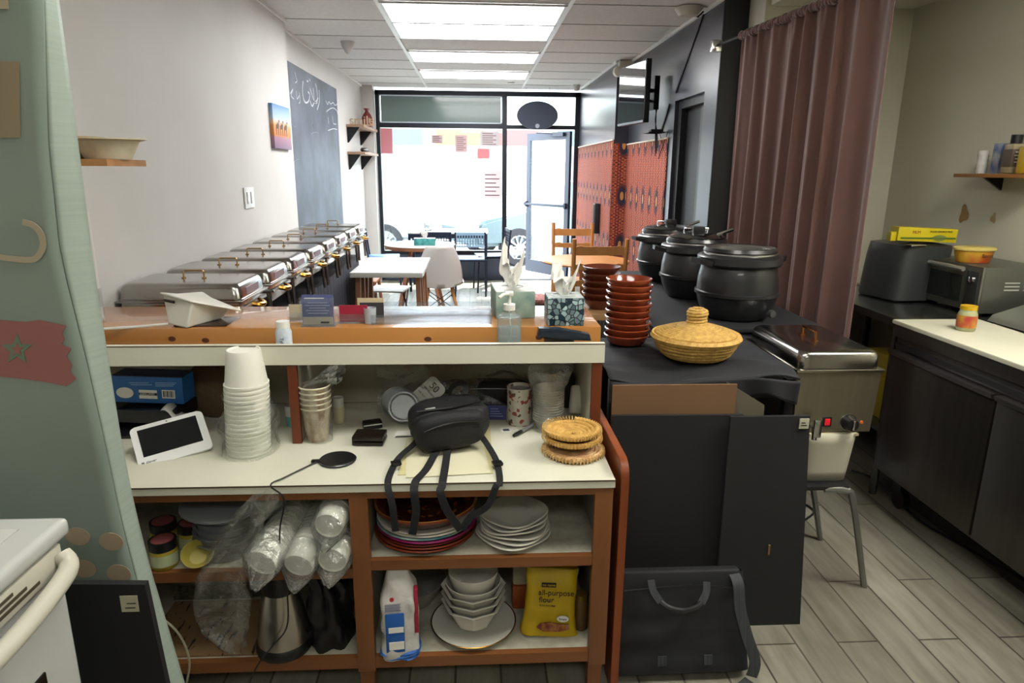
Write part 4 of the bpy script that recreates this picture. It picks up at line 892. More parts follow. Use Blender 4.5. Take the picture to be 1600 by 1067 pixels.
t = dish((-.205, 1.93, S0), [(0, 0), (.06, 0), (.10, .07), (.102, .075), (.098, .075), (.056, .006), (0, .006)], mat('grey_glaze', '#8f8d88', .3), 'grey bowl behind the white and blue bag on the lowest shelf', name='bowl', cat='bowl')
t = dish((-.012, 1.79, S0), [(0, 0), (.09, 0), (.128, .018), (.130, .021), (.126, .021), (.088, .005), (0, .005)], CERAM, 'large white gold-rimmed plate under the stack of white bowls')
B().lathe([(.1285, .0205), (.1305, .0215), (.1285, .0225), (.1265, .0215)], 48).build('gold_rim', BRASS, t)
def octo(r, a, z):
    q = (a+pi/8) % (pi/4)-pi/8; f = cos(pi/8)/cos(q); k = min(1, max(0, (r-.03)/.05)); return r*(1*(1-k)+f*k*1.04)
oct_prof = [(0, 0), (.048, 0), (.055, .003), (.086, .066), (.094, .072), (.094, .075), (.083, .071), (.05, .006), (0, .006)]
for k, lab in enumerate(('white octagonal bowl at the bottom of the bowl stack', 'white octagonal bowl second in the bowl stack', 'white octagonal bowl topmost of the three octagonal ones')):
    dish((-.012, 1.785, S0+.022+.026*k), oct_prof, CERAM, lab, 64, 'bowl', 'bowl', wob=octo, rot=(0, 0, .39))
for k, lab in enumerate(('white round bowl lower of the two on top of the octagonal bowls', 'white round bowl topmost of the bowl stack')):
    dish((-.012, 1.79, S0+.098+.034*k), [(0, 0), (.05, 0), (.066, .014), (.083-.008*k, .062), (.081-.008*k, .064), (.062, .018), (.048, .006), (0, .006)], CERAM, lab, 48, 'bowl', 'bowl')
t = thing('flour_bag', 'bright yellow bag of all-purpose flour leaning at the right of the lowest shelf', 'bag', (.215, 1.755, S0)); t.rotation_euler = (radians(-8), radians(3), radians(-2))
YEL = mat('yellow_paper', '#b79a10', .45, bump=.25, bscale=22)
def yb(u, v):
    a = 2*pi*u; e = .45; w = .086-.008*sin(v*pi)-.006*v; x = math.copysign(abs(cos(a))**e, cos(a))*w; y = math.copysign(abs(sin(a))**e, sin(a))*.032*(1-.55*v**4)
    return (x+.004*noise.noise(Vector((v*5, y*30, 2))), y+.006*noise.noise(Vector((x*25, v*6, 5))), .205*v)
B().grid(yb, 36, 18, True).build('paper', YEL, t, angle=60); B().box(-.078, .078, -.012, .012, .195, .203, .003).build('top_fold', YEL, t)
B().box(-.033, .010, -.0405, -.037, .158, .171).build('black_band', INK, t); text('no name', .011, YEL, t, (-.0115, -.0409, .1648), RX90)
text('all-purpose', .024, INK, t, (.012, -.0395, .140), RX90, sx=.98); text('flour', .0235, INK, t, (-.016, -.0395, .118), RX90); text('farine tout usage', .007, INK, t, (-.012, -.0395, .101), RX90)
b = B(); b.prism([(-.04, .032), (-.03, .045), (.0, .05), (.03, .044), (.055, .046), (.058, .03), (.03, .022), (-.02, .020)], -.0425, -.037, 'Y'); b.build('food_print', mat('cookie_print', '#6a2a1c', .5, 0, '#9a6a3a', 60), t)
b = B(); b.lathe([(0, -.0432), (.016, -.0432), (.016, -.039)], 24, (.036, 0, .062), 1.1, .6, 'Y'); b.build('oval_badge', PAPER, t); text('Simply', .009, INK, t, (.036, -.0438, .062), RX90)
t = thing('food_pouch', 'orange and white food pouch behind the left side of the yellow flour bag', 'pouch', (.165, 1.88, S0)); B().box(-.055, .055, -.02, .03, 0, .085, .01).build('lower_pouch', mat('orange_pouch', '#8a4218', .4), t); B().box(-.055, .045, -.02, .03, .085, .175, .014).build('upper_pouch', mat('cream_pouch', '#9d937c', .5), t)
t = thing('food_pouch', 'dark blue and purple food packet behind the right side of the yellow flour bag', 'pouch', (.27, 1.9, S0)); B().box(-.06, .04, -.02, .04, .0, .2, .012).build('pack', mat('navy_purple', '#2c2238', .4, 0, '#46202c', 14), t); B().lathe([(0, -.024), (.018, -.024), (.018, -.02)], 20, (-.02, 0, .17), axis='Y').build('round_logo', mat('pale_logo', '#7a7aa8', .5), t)
t = thing('spice_jar', 'jar of brown spice squeezed beside the yellow flour bag by the post', 'jar', (.315, 1.77, S0)); B().lathe([(0, 0), (.022, 0), (.024, .02), (.024, .08), (.018, .1)], 20).build('body', mat('brown_jar', '#5b4424', .3), t); B().cyl(0, 0, .1, .118, .019).build('cap', mat('gold_cap', '#77602a', .35, .5), t)
# --- left bay upper shelf z = .432
SL = .4325
YJ = mat('yellow_jar', '#a3922e', .35); REDL = mat('pink_lid_label', '#8a4a4c', .5)
jar0 = None
for loc, lab in (((-.862, 1.70, SL), 'yellow jar with black lid nearest the printed board, its white label showing'), ((-.822, 1.79, SL), 'yellow jar with black lid right of and behind the front yellow jar'), ((-.905, 1.80, SL), 'yellow jar with black lid behind the front yellow jar, against the board')):
    if jar0 is None:
        jar0 = thing('spice_jar', lab, 'jar', loc, 0, 'yellow jars with pink topped black lids')
        B().lathe([(0, 0), (.032, 0), (.036, .006), (.036, .05), (.032, .058)], 28).build('jar_body', YJ, jar0)
        l_ = B().cyl(0, 0, .056, .08, .036, 28).build('lid', BLACK, jar0); B().cyl(0, 0, .08, .0808, .029, 28).build('lid_label', REDL, l_)
        B().lathe([(.0363, .012), (.0366, .045)], 28).build('side_label', mat('pale_green_label', '#b0b892', .5), jar0)
    else: dup(jar0, loc, random.random(), lab)
GRYL = mat('grey_lid', '#6e7072', .35)
for k, (R, lab) in enumerate(((.105, 'large grey oval lid lying on top of the metal pans on the left shelf'),)):
    t = thing('pan_lid', lab, 'tray', (-.715, 1.77, SL+.150), 0); t.rotation_euler = (radians(6), 0, 0)  # large oval lid resting on the pan stack
    B().lathe([(0, .008), (R*1.0, .004), (R*1.13, 0), (R*1.13, -.003), (R, .001), (0, .004)], 48, (0, 0, 0), 1.0, .85).build('tray_body', GRYL, t)
pan0 = None
for k in range(5):
    lab = ('round aluminium pan at the bottom of the stack, yellow cup beside it', 'round aluminium pan second from the bottom of the stack', 'round aluminium pan in the middle of the stack', 'round aluminium pan fourth in the stack', 'round aluminium pan just under the grey oval lid')[k]
    z = SL+.001+.022*k
    if pan0 is None:
        pan0 = thing('metal_pan', lab, 'pan', (-.718, 1.77, z)); B().lathe([(0, 0), (.072, 0), (.080, .05), (.088, .052), (.088, .054), (.078, .053), (.07, .003), (0, .003)], 40).build('pan_body', mat('grey_aluminium', '#85878a', .35, .6), pan0)
    else: dup(pan0, (-.718+.002*k, 1.77, z), 0, lab)
t = thing('yellow_bowl', 'yellow and black striped bowl tipped in front of the metal pans', 'bowl', (-.765, 1.685, SL+.030)); t.rotation_euler = (radians(35), 0, radians(20)); t.scale = (.75, .75, .75)
B().lathe([(0, 0), (.03, 0), (.052, .02), (.056, .035), (.054, .035), (.049, .022), (.028, .004), (0, .004)], 32).build('bowl_body', mat('grey_yellow', '#8d8238', .4), t)
# sleeves of foam cups lying towards the viewer
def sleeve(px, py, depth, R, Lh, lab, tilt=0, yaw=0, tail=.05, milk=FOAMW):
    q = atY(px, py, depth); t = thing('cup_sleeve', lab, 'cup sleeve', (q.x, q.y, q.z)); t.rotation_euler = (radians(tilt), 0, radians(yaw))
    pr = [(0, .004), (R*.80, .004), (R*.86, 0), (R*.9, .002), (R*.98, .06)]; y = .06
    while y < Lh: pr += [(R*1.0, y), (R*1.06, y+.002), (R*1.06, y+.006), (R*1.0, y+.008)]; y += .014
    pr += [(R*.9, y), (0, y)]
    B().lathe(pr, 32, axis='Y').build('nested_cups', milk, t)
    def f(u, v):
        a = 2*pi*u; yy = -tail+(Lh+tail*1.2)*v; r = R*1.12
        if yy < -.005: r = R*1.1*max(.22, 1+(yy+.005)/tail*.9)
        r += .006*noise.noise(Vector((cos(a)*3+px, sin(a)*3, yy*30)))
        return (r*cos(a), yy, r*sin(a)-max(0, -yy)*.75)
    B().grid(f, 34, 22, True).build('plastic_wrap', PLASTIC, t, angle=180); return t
sleeve(408, 880, 1.60, .046, .26, 'wrapped sleeve of foam cups farthest left, its round end hanging past the shelf', 14, -14)
sleeve(466, 884, 1.61, .044, .26, 'wrapped sleeve of foam cups in the middle of the left shelf, beside the cord', 16, -10)
sleeve(519, 876, 1.62, .043, .24, 'wrapped sleeve of foam cups lower right, next to the post', 8, -3)
sleeve(513, 822, 1.63, .042, .26, 'wrapped sleeve of foam cups resting on the lower right one', 8, -6)
sleeve(411, 785, 1.72, .040, .2, 'wrapped sleeve of foam cups highest on the left shelf, half in shade', 6, -24, milk=mat('shaded_foam', '#9fa8a4', .5))  # foam colour darkened to stand in for shade on this sleeve
# hanging clear bag
t = thing('plastic_bag', 'long clear plastic bag hanging over the left shelf edge in front of the pans', 'plastic bag', (0, 0, 0))
cl = [atY(x, y, 1.60) for x, y in ((415, 775), (380, 830), (352, 880), (345, 940), (352, 985), (372, 1015))]; wd = [.03, .05, .06, .075, .06, .012]
SP = spline(cl, 5); 
def hb(u, v):
    i = v*(len(SP)-1); k = min(int(i), len(SP)-2); q = SP[k].lerp(SP[k+1], i-k); wi = v*5; j = min(int(wi), 4); w = wd[j]+(wd[j+1]-wd[j])*(wi-j); a = 2*pi*u
    d = noise.noise(Vector((cos(a)*2, sin(a)*2, v*9)))*.018; return (q.x+(w+d)*cos(a), q.y+.016*sin(a)*2+d*.4, q.z+d*.3)
B().grid(hb, 30, 34, True).build('film', film('hanging_film', '#fbfdfb', .20, .10, 1.0, 30, .004), t, angle=180)
# --- left bay bottom shelf z = .142
t = thing('electric_kettle', 'brushed steel kettle with black handle, lid and base on the lowest left shelf', 'kettle', (-.565, 1.725, S0))
B().lathe([(.0, .012), (.073, .012), (.074, .03), (.070, .08), (.060, .14), (.050, .18), (.046, .195), (0, .195)], 40).build('steel_body', mat('kettle_steel', '#b3aca4', .26, .95), t)
B().lathe([(0, 0), (.078, 0), (.080, .006), (.080, .024), (.074, .032), (0, .032)], 40).build('base', BLACK, t)
B().lathe([(.047, .185), (.049, .2), (.047, .225), (.038, .24), (0, .243)], 32).build('lid', BLACK, t)
B().tube(spline([(.03, .0, .225), (.075, .0, .235), (.102, 0, .20), (.108, 0, .13), (.1, 0, .06), (.068, 0, .022)], 5), 0, flat=(.026, .018), up=(0, 1, 0)).build('handle', BLACK, t)
B().prism([(-.03, .195), (-.062, .215), (-.058, .222), (-.03, .232)], -.018, .018, 'Y', .004).build('spout', BLACK, t)
t = thing('bin_bag', 'black plastic bag full of goods between the kettle and the post', 'plastic bag', (-.435, 1.76, S0))
def bb(u, v):
    a = 2*pi*u; r = .070*(1-.30*v**1.5) if v < .8 else .070*(.785-(v-.8)*2.2); r += .010*sin(6*a+v*5)*(.3+v)+.012*noise.noise(Vector((cos(a)*2, sin(a)*2, v*5))); return (r*cos(a)*.95, r*sin(a), .235*v)
B().grid(bb, 44, 22, True).build('film', mat('gloss_bin_plastic', '#131315', .28), t, angle=50); B().tube([(0, 0, .22), (-.03, 0, .26), (-.09, -.01, .25)], .01).build('knot_tail', MATS['gloss_bin_plastic'], t)
t = thing('cardboard_sheet', 'kraft cardboard with black handwritten print lying on the lowest left shelf', 'cardboard', (-.77, 1.80, S0))
km = mat('kraft_board', '#85694a', .8, 0, '#2a2018', 30, (2.4, .5, 1)); cr_ = [n for n in km.node_tree.nodes if n.type == 'VALTORGB'][0]; cr_.color_ramp.elements[0].position = .60; cr_.color_ramp.elements[1].position = .63
B().box(-.2, .14, -.115, .14, 0, .006).build('sheet', km, t)
t = thing('storage_box', 'grey translucent storage box at the back of the lowest left shelf', 'box', (-.83, 2.04, S0))
B().box(-.15, .17, -.08, .1, .0, .19, .006).build('box_body', mat('grey_translucent', '#6c6c64', .4, 0, '#5c5c55', 12), t); B().box(-.15, .17, -.082, .1, .19, .205, .003).build('lid', mat('grey_box_lid', '#7a7a74', .4), t)
B().box(-.15, .1, -.084, -.0805, .0, .05).build('printed_sleeve', mat('dark_print', '#34352e', .4, 0, '#6a6a5a', 60), t)
t = thing('white_cable', 'white cable hanging down beside the printed board', 'cable', (0, 0, 0))
B().tube(spline([atY(x, y, 1.62) for x, y in ((238, 960), (265, 975), (285, 1000), (296, 1035), (290, 1075))], 6), .003, 6).build('cord', mat('ivory_cable', '#a3a08a', .5), t)
# ================================================================ CHAFERS ALONG THE LEFT WALL
t = thing('buffet_table', 'long buffet table with black pleated skirt along the left wall', 'table', (0, 0, 0))
B().box(-1.368, -.985, 2.52, 5.72, .78, .80).build('tabletop', mat('black_cloth', '#1b1c22', .85), t)
SKIRT = mat('black_skirt', '#23252f', .8)
def sk(x, y0, y1, z0, z1, n=260):
    def f(u, v): return (x+.012*sin(u*(y1-y0)*75)*(1.1-v)+.006*sin(u*31), y0+(y1-y0)*u, z0+(z1-z0)*v)
    return B().grid(f, n, 6)
sk(-.985, 2.55, 5.72, .02, .79).build('skirt', SKIRT, t, solid=.003, angle=80)
def f(u, v): return (-1.36+.375*u, 5.72+.012*sin(u*28)*(1.1-v), .02+.77*v)
B().grid(f, 60, 6).build('skirt', SKIRT, t, solid=.003, angle=80)
CH0 = None
for k in range(8):
    y = 2.745+.388*k
    lab = ('closed steel chafing dish nearest the bar, its lid behind the payment terminal', 'closed steel chafing dish second from the bar, just behind the nearest', 'closed steel chafing dish third from the bar, set back after a gap', 'closed steel chafing dish fourth from the bar along the left wall', 'closed steel chafing dish fifth from the bar along the left wall',
           'closed steel chafing dish sixth from the bar, under the chalkboard', 'closed steel chafing dish second from the far end of the row', 'closed steel chafing dish at the far end of the row, nearest the window')[k]
    if CH0 is None:
        t = CH0 = thing('chafing_dish', lab, 'chafing dish', (-1.13, y, .80), 0, 'chafing dishes along the left wall')
        SS = mat('chafer_steel', '#9b9894', .22, 1, '#a6a39e', 8)
        b = B(); prof = [(0, 1.0, 1.0), (.004, 1, 1), (.006, .975, .965), (.044, .955, .94), (.056, .93, .90), (.062, .89, .84), (.064, .8, .7)]
        hx, hy = .235, .162
        def ring(z, kx, ky, r=.03):
            out = []
            for cx, cy, a0 in ((hx*kx-r, hy*ky-r, 0), (-hx*kx+r, hy*ky-r, 90), (-hx*kx+r, -hy*ky+r, 180), (hx*kx-r, -hy*ky+r, 270)):
                for q in range(6): a = radians(a0+18*q); out.append((cx+r*cos(a), cy+r*sin(a), z))
            return out
        rings = [ring(.205+z, kx, ky) for z, kx, ky in prof]
        V = [[b._v(p) for p in rg] for rg in rings]
        for r0, r1 in zip(V, V[1:]):
            for q in range(24): b.bm.faces.new((r0[q], r0[(q+1) % 24], r1[(q+1) % 24], r1[q]))
        b.bm.faces.new(V[-1]); lid = b.build('lid', SS, t, angle=50)
        B().tube([(-.040, 0, .268), (-.040, 0, .296), (-.036, 0, .300), (.036, 0, .300), (.040, 0, .296), (.040, 0, .268)], .0032).lathe([(0, .268), (.009, .268), (.009, .273), (0, .275)], 12, (-.040, 0, 0)).lathe([(0, .268), (.009, .268), (.009, .273), (0, .275)], 12, (.040, 0, 0)).build('lid_handle', mat('worn_brass', '#b08a52', .25, .9), lid)
        b = B(); b.box(-.238, .238, -.166, .166, .197, .205, .003).box(-.222, .222, -.15, .15, .12, .199, .01); b.build('water_pan', SS, t)
        b = B(); b.box(-.232, .232, -.158, .158, .168, .178, .003)
        for sx in (-1, 1):
            b.tube([(sx*.232, -.14, .17), (sx*.232, .14, .17)], .006)
        b.build('frame', mat('frame_steel', '#8a8886', .3, 1), t)
        for sx in (-1, 1):
            for sy in (-1, 1): B().tube([(sx*.215, sy*.14, .175), (sx*.225, sy*.145, .004)], .009).build('leg', MATS['frame_steel'], t)
        B().tube(bez((.232, -.04, .172), (.278, -.04, .160), (.278, .04, .160), (.232, .04, .172), 10), .011).build('side_handle', BRASS, t)
        B().cyl(.0, 0, .01, .06, .035, 20).build('fuel_can', mat('fuel_can', '#5b5c66', .3, .6), t)
        B().box(.224, .2285, -.075, .075, .214, .244).build('end_reflection', mat('pink_grey_reflection', '#8a7079', .35), lid)  # pinkish reflection on the lid end, built as a coloured plate
    else: dup(CH0, (-1.13, y, .80), 0, lab)

# ================================================================ LEFT WALL ITEMS
t = thing('chalkboard', 'black chalkboard with white handwriting on the left wall', 'chalkboard', (-1.458, 6.65, 0))
B().box(0, .008, -.97, .94, .85, 2.31).build('board', mat('chalk_slate', '#3d4350', .5, 0, '#5d6675', 2.2), t)
CHALK = mat('chalk', '#c9ccd2', .9)
def chalk(strokes, r=.007):
    b = B()
    for s_ in strokes:
        P = [atX(x, y, -1.448) for x, y in s_]; b.tube([(p_.x+1.458, p_.y-6.65, p_.z) for p_ in spline(P, 4)], 0, flat=(r*1.6, .002), up=(1, 0, 0))
    return b
o4 = lambda pts: [(400+x/3.5556, y/3.5556) for x, y in pts]
chalk([o4([(262, 450), (258, 490), (262, 540), (275, 570), (292, 560), (298, 525), (288, 510)]), o4([(300, 560), (312, 590), (322, 560), (318, 490)]), o4([(318, 560), (340, 570), (338, 500), (330, 465)]), o4([(300, 490), (312, 530), (325, 570), (345, 545)]), o4([(350, 500), (352, 560), (340, 610)]), o4([(282, 450), (290, 452)]), o4([(296, 440), (300, 450)])], .009).build('arabic_heading', CHALK, t)
chalk([o4([(190, 520), (205, 495), (195, 530), (210, 550)]), o4([(225, 505), (228, 550), (240, 530)]), o4([(240, 515), (245, 560), (238, 575)]), o4([(215, 400), (222, 430), (228, 450), (218, 460)])], .005).build('left_scribble', CHALK, t)
chalk([o4([(388, 560), (398, 580), (405, 565), (415, 578), (428, 570), (440, 585), (452, 575)]), o4([(392, 620), (410, 605), (430, 600), (448, 615), (455, 640)]), o4([(400, 650), (404, 690)]), o4([(425, 645), (430, 685), (445, 690)]), o4([(400, 725), (430, 715), (450, 720)])], .005).build('right_scribble', CHALK, t)
chalk([o4([(300, 745), (330, 735), (350, 745)]), o4([(318, 690), (322, 715)]), o4([(205, 905), (230, 885), (240, 895)]), o4([(200, 690), (215, 705), (225, 690)])], .004).build('faint_scribble', mat('faint_chalk', '#7f8794', .9), t)
# canvas picture
pm, nt, p, tc = node_mat('desert_picture', .6); L = nt.links.new
sp_ = nt.nodes.new('ShaderNodeSeparateXYZ'); mr = nt.nodes.new('ShaderNodeMapRange'); mr.inputs[1].default_value = -.145; mr.inputs[2].default_value = .145; cr = nt.nodes.new('ShaderNodeValToRGB')
cr.color_ramp.elements[0].color = lin('#7d6a86'); cr.color_ramp.elements[1].color = lin('#4d7fb5'); cr.color_ramp.elements[1].position = 1
for ps, cl in ((.25, '#a0788a'), (.3, '#c07a42'), (.52, '#d08f58'), (.58, '#e0b088'), (.68, '#a9c0d2')): e = cr.color_ramp.elements.new(ps); e.color = lin(cl)
L(tc.outputs['Object'], sp_.inputs[0]); L(sp_.outputs[2], mr.inputs[0]); L(mr.outputs[0], cr.inputs[0]); L(cr.outputs[0], p.inputs['Base Color'])
t = thing('canvas_picture', 'small canvas picture of camels in an orange desert under blue sky', 'picture', (-1.369, 5.01, 1.775))
B().box(0, .025, -.215, .215, -.145, .145, .002).build('canvas', pm, t)
def camel(y, s_):
    b = B(); P = [(-.045, .0), (-.040, -.05), (-.034, -.05), (-.032, -.005), (.012, -.005), (.016, -.05), (.022, -.05), (.024, 0), (.035, .02), (.045, .05), (.058, .046), (.056, .058), (.040, .062), (.028, .035), (.012, .025), (-.002, .045), (-.018, .025), (-.038, .022)]
    b.prism([(y+p0*s_, -.01+p1*s_) for p0, p1 in P], .025, .0265, 'X'); return b
for y in (-.12, -.02, .08): camel(y, .9).build('camel_print', mat('dark_silhouette', '#5a4448', .6), t)
# switch plate
t = thing('switch_plate', 'white double switch plate on the left wall above the chafing dishes', 'switch', (-1.369, 4.235, 1.325))
B().box(0, .008, -.085, .085, -.062, .062, .003).build('plate', mat('white_switch', '#d8d9da', .3), t)
for y in (-.035, .035): B().box(.008, .014, y-.017, y+.017, -.034, .034, .002).build('rocker', mat('white_rocker', '#e6e7e8', .25), t)
# wall shelves by the window
for z, lab in ((1.99, 'upper dark-edged wooden shelf by the window, carrying the red vase'), (1.69, 'lower wooden shelf by the window with a dark object lying on it')):
    t = thing('wall_shelf', lab, 'shelf', (-1.459, 8.65, z), 0, 'wooden shelves by the window')
    B().box(0, .20, -.55, .55, -.03, 0, .003).build('board', mat('shelf_wood', '#8a6f5c', .5, 0, '#9c8069', 8, (1, .15, 1)), t)
    for y in (-.5, .4):
        b = B(); b.prism([(0, -.03), (.14, -.03), (.14, -.04), (.012, -.20), (0, -.20)], y-.012, y+.012, 'Y'); b.build('bracket', BLACKM, t)
t = thing('red_vase', 'dark red pomegranate-shaped vase on the upper shelf by the window', 'vase', (-1.34, 8.9, 1.99))
B().lathe([(0, 0), (.05, 0), (.068, .05), (.066, .12), (.045, .17), (.022, .195), (.02, .21), (.045, .235), (.03, .23), (.012, .2)], 28).build('body', mat('dark_red_glaze2', '#6d2a26', .3), t)
t = thing('word_sign', 'wooden cut-out letters spelling smile on the upper shelf', 'sign', (-1.34, 8.35, 1.99), radians(0))
text('smile', .14, mat('pale_wood_letters', '#b39a7c', .6), t, (.02, 0, .055), (pi/2, 0, 0), depth=.012); B().box(-.14, .17, -.015, .02, 0, .012).build('base', MATS['pale_wood_letters'], t)
t = thing('ornament', 'dark elongated ornament lying on the lower shelf by the window', 'ornament', (-1.34, 8.6, 1.69))
B().blob((0, 0, .028), (.04, .19, .028), 20, 12, .9, lambda d: 1+.2*noise.noise(d*3)).build('body', mat('dark_bronze', '#3a2c30', .4), t)
# ceiling devices
t = thing('ceiling_sensor', 'small white dome sensor on the ceiling at left', 'sensor', (-1.07, 6.2, CEIL)); B().lathe([(0, -.10), (.02, -.09), (.05, -.04), (.06, 0)], 24, cap=True).build('dome', mat('sensor_white', '#bdbab8', .4), t)
t = thing('ceiling_sensor', 'small white dome sensor on the ceiling near the glass door', 'sensor', (1.28, 8.9, CEIL)); B().lathe([(0, -.08), (.03, -.07), (.045, -.02), (.05, 0)], 24, cap=True).build('dome', MATS['sensor_white'], t)
t = thing('ceiling_disc', 'tiny pale round sprinkler on the ceiling near the window', 'sprinkler', (.45, 8.75, CEIL)); B().lathe([(0, -.02), (.04, -.015), (.05, 0)], 20).build('disc', MATS['sensor_white'], t)
t = thing('emergency_light', 'white emergency light unit with two lamp heads on top of the charcoal pier', 'emergency light', (1.50, 6.92, 2.49))
B().box(-.1, .12, -.04, .045, -.05, .045, .006).build('housing', mat('ivory_housing', '#b9b4a8', .5), t)
for x in (-.06, .0): B().lathe([(0, -.06), (.045, -.05), (.05, 0), (.03, .04), (0, .05)], 20, (x-.05, -.02, -.06), axis='Y').build('lamp_head', MATS['ivory_housing'], t)
t = thing('emergency_light', 'white ceiling lamp unit cut by the top of the frame above the battens', 'emergency light', (1.40, 4.72, 2.535)); B().lathe([(0, -.055), (.06, -.05), (.09, -.01), (.09, 0)], 24, cap=True).build('dome', MATS['ivory_housing'], t); B().tube([(.03, 0, -.04), (.07, .02, -.05), (.1, .0, -.02)], .006).build('cable', BLACK, t)

# ================================================================ DINING WALL: TV, SPEAKER
t = thing('television', 'flat television on a wall arm, angled out from the charcoal wall', 'television', (1.33, 5.9, 2.12), radians(-101+180+0))
t.rotation_euler = (radians(0), 0, 0)
p1, p2, p3, p4 = atY(974, 112, 5.95), atY(1004, 98, 5.55), atY(974, 193, 5.95), atY(1006, 184, 5.55)
A_ = Vector((p1.x, 5.95, 0)); D_ = Vector((p2.x, 5.55, 0)); ang = atan2(D_.y-A_.y, D_.x-A_.x)
t.location = ((A_.x+D_.x)/2, 5.75, (p1.z+p3.z+p2.z+p4.z)/4); t.rotation_euler = (0, 0, ang); wd_ = (D_-A_).length/2+.08; hh = .235
# local +y faces the room; screen on the +y side
B().box(-wd_, wd_, .0, .045, -hh, hh, .004).build('casing', BLACK, t)
B().box(-wd_+.012, wd_-.012, -.002, .0, -hh+.02, hh-.012).build('screen', mat('tv_screen', '#101216', .04, coat=1), t)
B().box(-wd_+.006, wd_-.006, -.004, -.0005, -hh+.002, -hh+.018).build('lower_bezel', mat('silver_bezel', '#8b9298', .25, .6), t)
b = B(); b.box(-.08, .08, .045, .06, -.12, .12); b.tube([(0, .06, .03), (.06, .12, .03), (0.02, .17, .03)], .016); b.box(-.06, .08, .165, .21, -.12, .14); b.tube([(.02, .06, -.05), (.05, .12, -.05), (.0, .17, -.05)], .012); b.build('wall_arm', BLACKM, t)
t = thing('wire_shelf', 'small black wire shelf with cables hanging under the television', 'shelf', (1.46, 5.62, 1.80))
b = B()
for x in (-.08, .07): b.tube([(x, -.12, 0), (x, .12, 0)], .004, 6)
for y in (-.12, -.04, .04, .12): b.tube([(-.08, y, 0), (.07, y, 0)], .003, 6)
b.tube([(.07, -.12, 0), (.07, .12, -.2), (.07, -.12, -.2), (.07, .12, 0)], .003, 6); b.build('wire_frame', BLACKM, t)
B().box(-.05, .05, -.06, .06, .004, .025, .003).build('set_top_box', BLACK, t)
b = B()
for k in range(4): b.tube(spline([(0, -.03+.02*k, .2), (-.02+.01*k, -.05+.03*k, .1), (.01, -.02+.02*k, 0), (.02, -.03+.02*k, -.12-.02*k)], 4), .0035, 5)
b.build('cables', BLACK, t)
t = thing('wall_speaker', 'slim black speaker hanging on the tapestry beyond the pier', 'speaker', (1.36, 7.6, .98))
B().box(-.03, .03, -.06, .06, -.165, .165, .006).build('body', mat('speaker_black', '#17171c', .5), t)
B().box(-.034, -.03, -.05, .05, -.15, .15, .002).build('grille', mat('speaker_grille', '#1f2026', .8), t)

# ================================================================ DINING FURNITURE
TW = mat('white_tabletop', '#dcdcda', .25, coat=.3)
LEGW = mat('reddish_oak', '#8f6045', .5, 0, '#9d6d50', 12, (1, 1, .2))
t = thing('dining_table', 'rectangular white table with angled wooden legs just behind the bar', 'table', (-.70, 5.55, 0))
B().box(-.25, .30, -.45, .47, .70, .74, .006).build('tabletop', TW, t)
for sx in (-1, 1):
    for y0, y1 in ((-.3, -.38), (-.12, -.02), (.1, .0), (.3, .4)):
        B().tube([(sx*.23+.02, y0, .70), (sx*.25+.02, y1, .0)], 0, flat=(.055, .035), ufix=(0, 1, 0)).build('leg', LEGW, t)
t = thing('round_table', 'round white-topped table with thick wooden edge and tissue box, by the left wall', 'table', (-.58, 7.12, 0))
B().lathe([(0, .735), (.365, .735), (.37, .738), (.365, .742), (0, .742)], 48).build('tabletop', TW, t); B().lathe([(0, .70), (.36, .70), (.37, .733), (0, .735)], 48).build('wooden_edge', LEGW, t)
for a in (45, 135, 225, 315): B().tube([(.12*cos(radians(a)), .12*sin(radians(a)), .70), (.33*cos(radians(a)), .33*sin(radians(a)), 0)], 0, flat=(.05, .03)).build('leg', LEGW, t)
tissue_box((-.52, 7.0, .743), radians(3), (.22, .12, .07), mat('teal_box', '#2f6f74', .5, 0, '#4a9a94', 30), 'teal tissue box on the round white table by the wall', '#b8c0c4', .11)
t = thing('table_caddy', 'small dark napkin caddy on the far white table', 'caddy', (-.6, 8.7, .745)); b = B(); b.box(-.04, .04, -.06, .06, 0, .01).box(-.04, -.034, -.06, .06, 0, .1).box(.034, .04, -.06, .06, 0, .1); b.build('holder', mat('slate_caddy', '#4b5a66', .4), t)
DKM = mat('dark_navy_metal', '#232c40', .4, .3)
t = thing('dining_table', 'far white table on a dark metal frame right under the street window', 'table', (-.34, 8.72, 0))
B().box(-.5, .5, -.3, .3, .725, .745, .003).build('tabletop', TW, t); b = B(); b.box(-.49, .49, -.29, -.265, .67, .725).box(-.49, .49, .265, .29, .67, .725).box(-.49, -.465, -.265, .265, .67, .725).box(.465, .49, -.265, .265, .67, .725); b.build('apron', DKM, t)
for sx in (-1, 1):
    for sy in (-1, 1): B().box(sx*.475-.015, sx*.475+.015, sy*.275-.015, sy*.275+.015, 0, .67).build('leg', DKM, t)
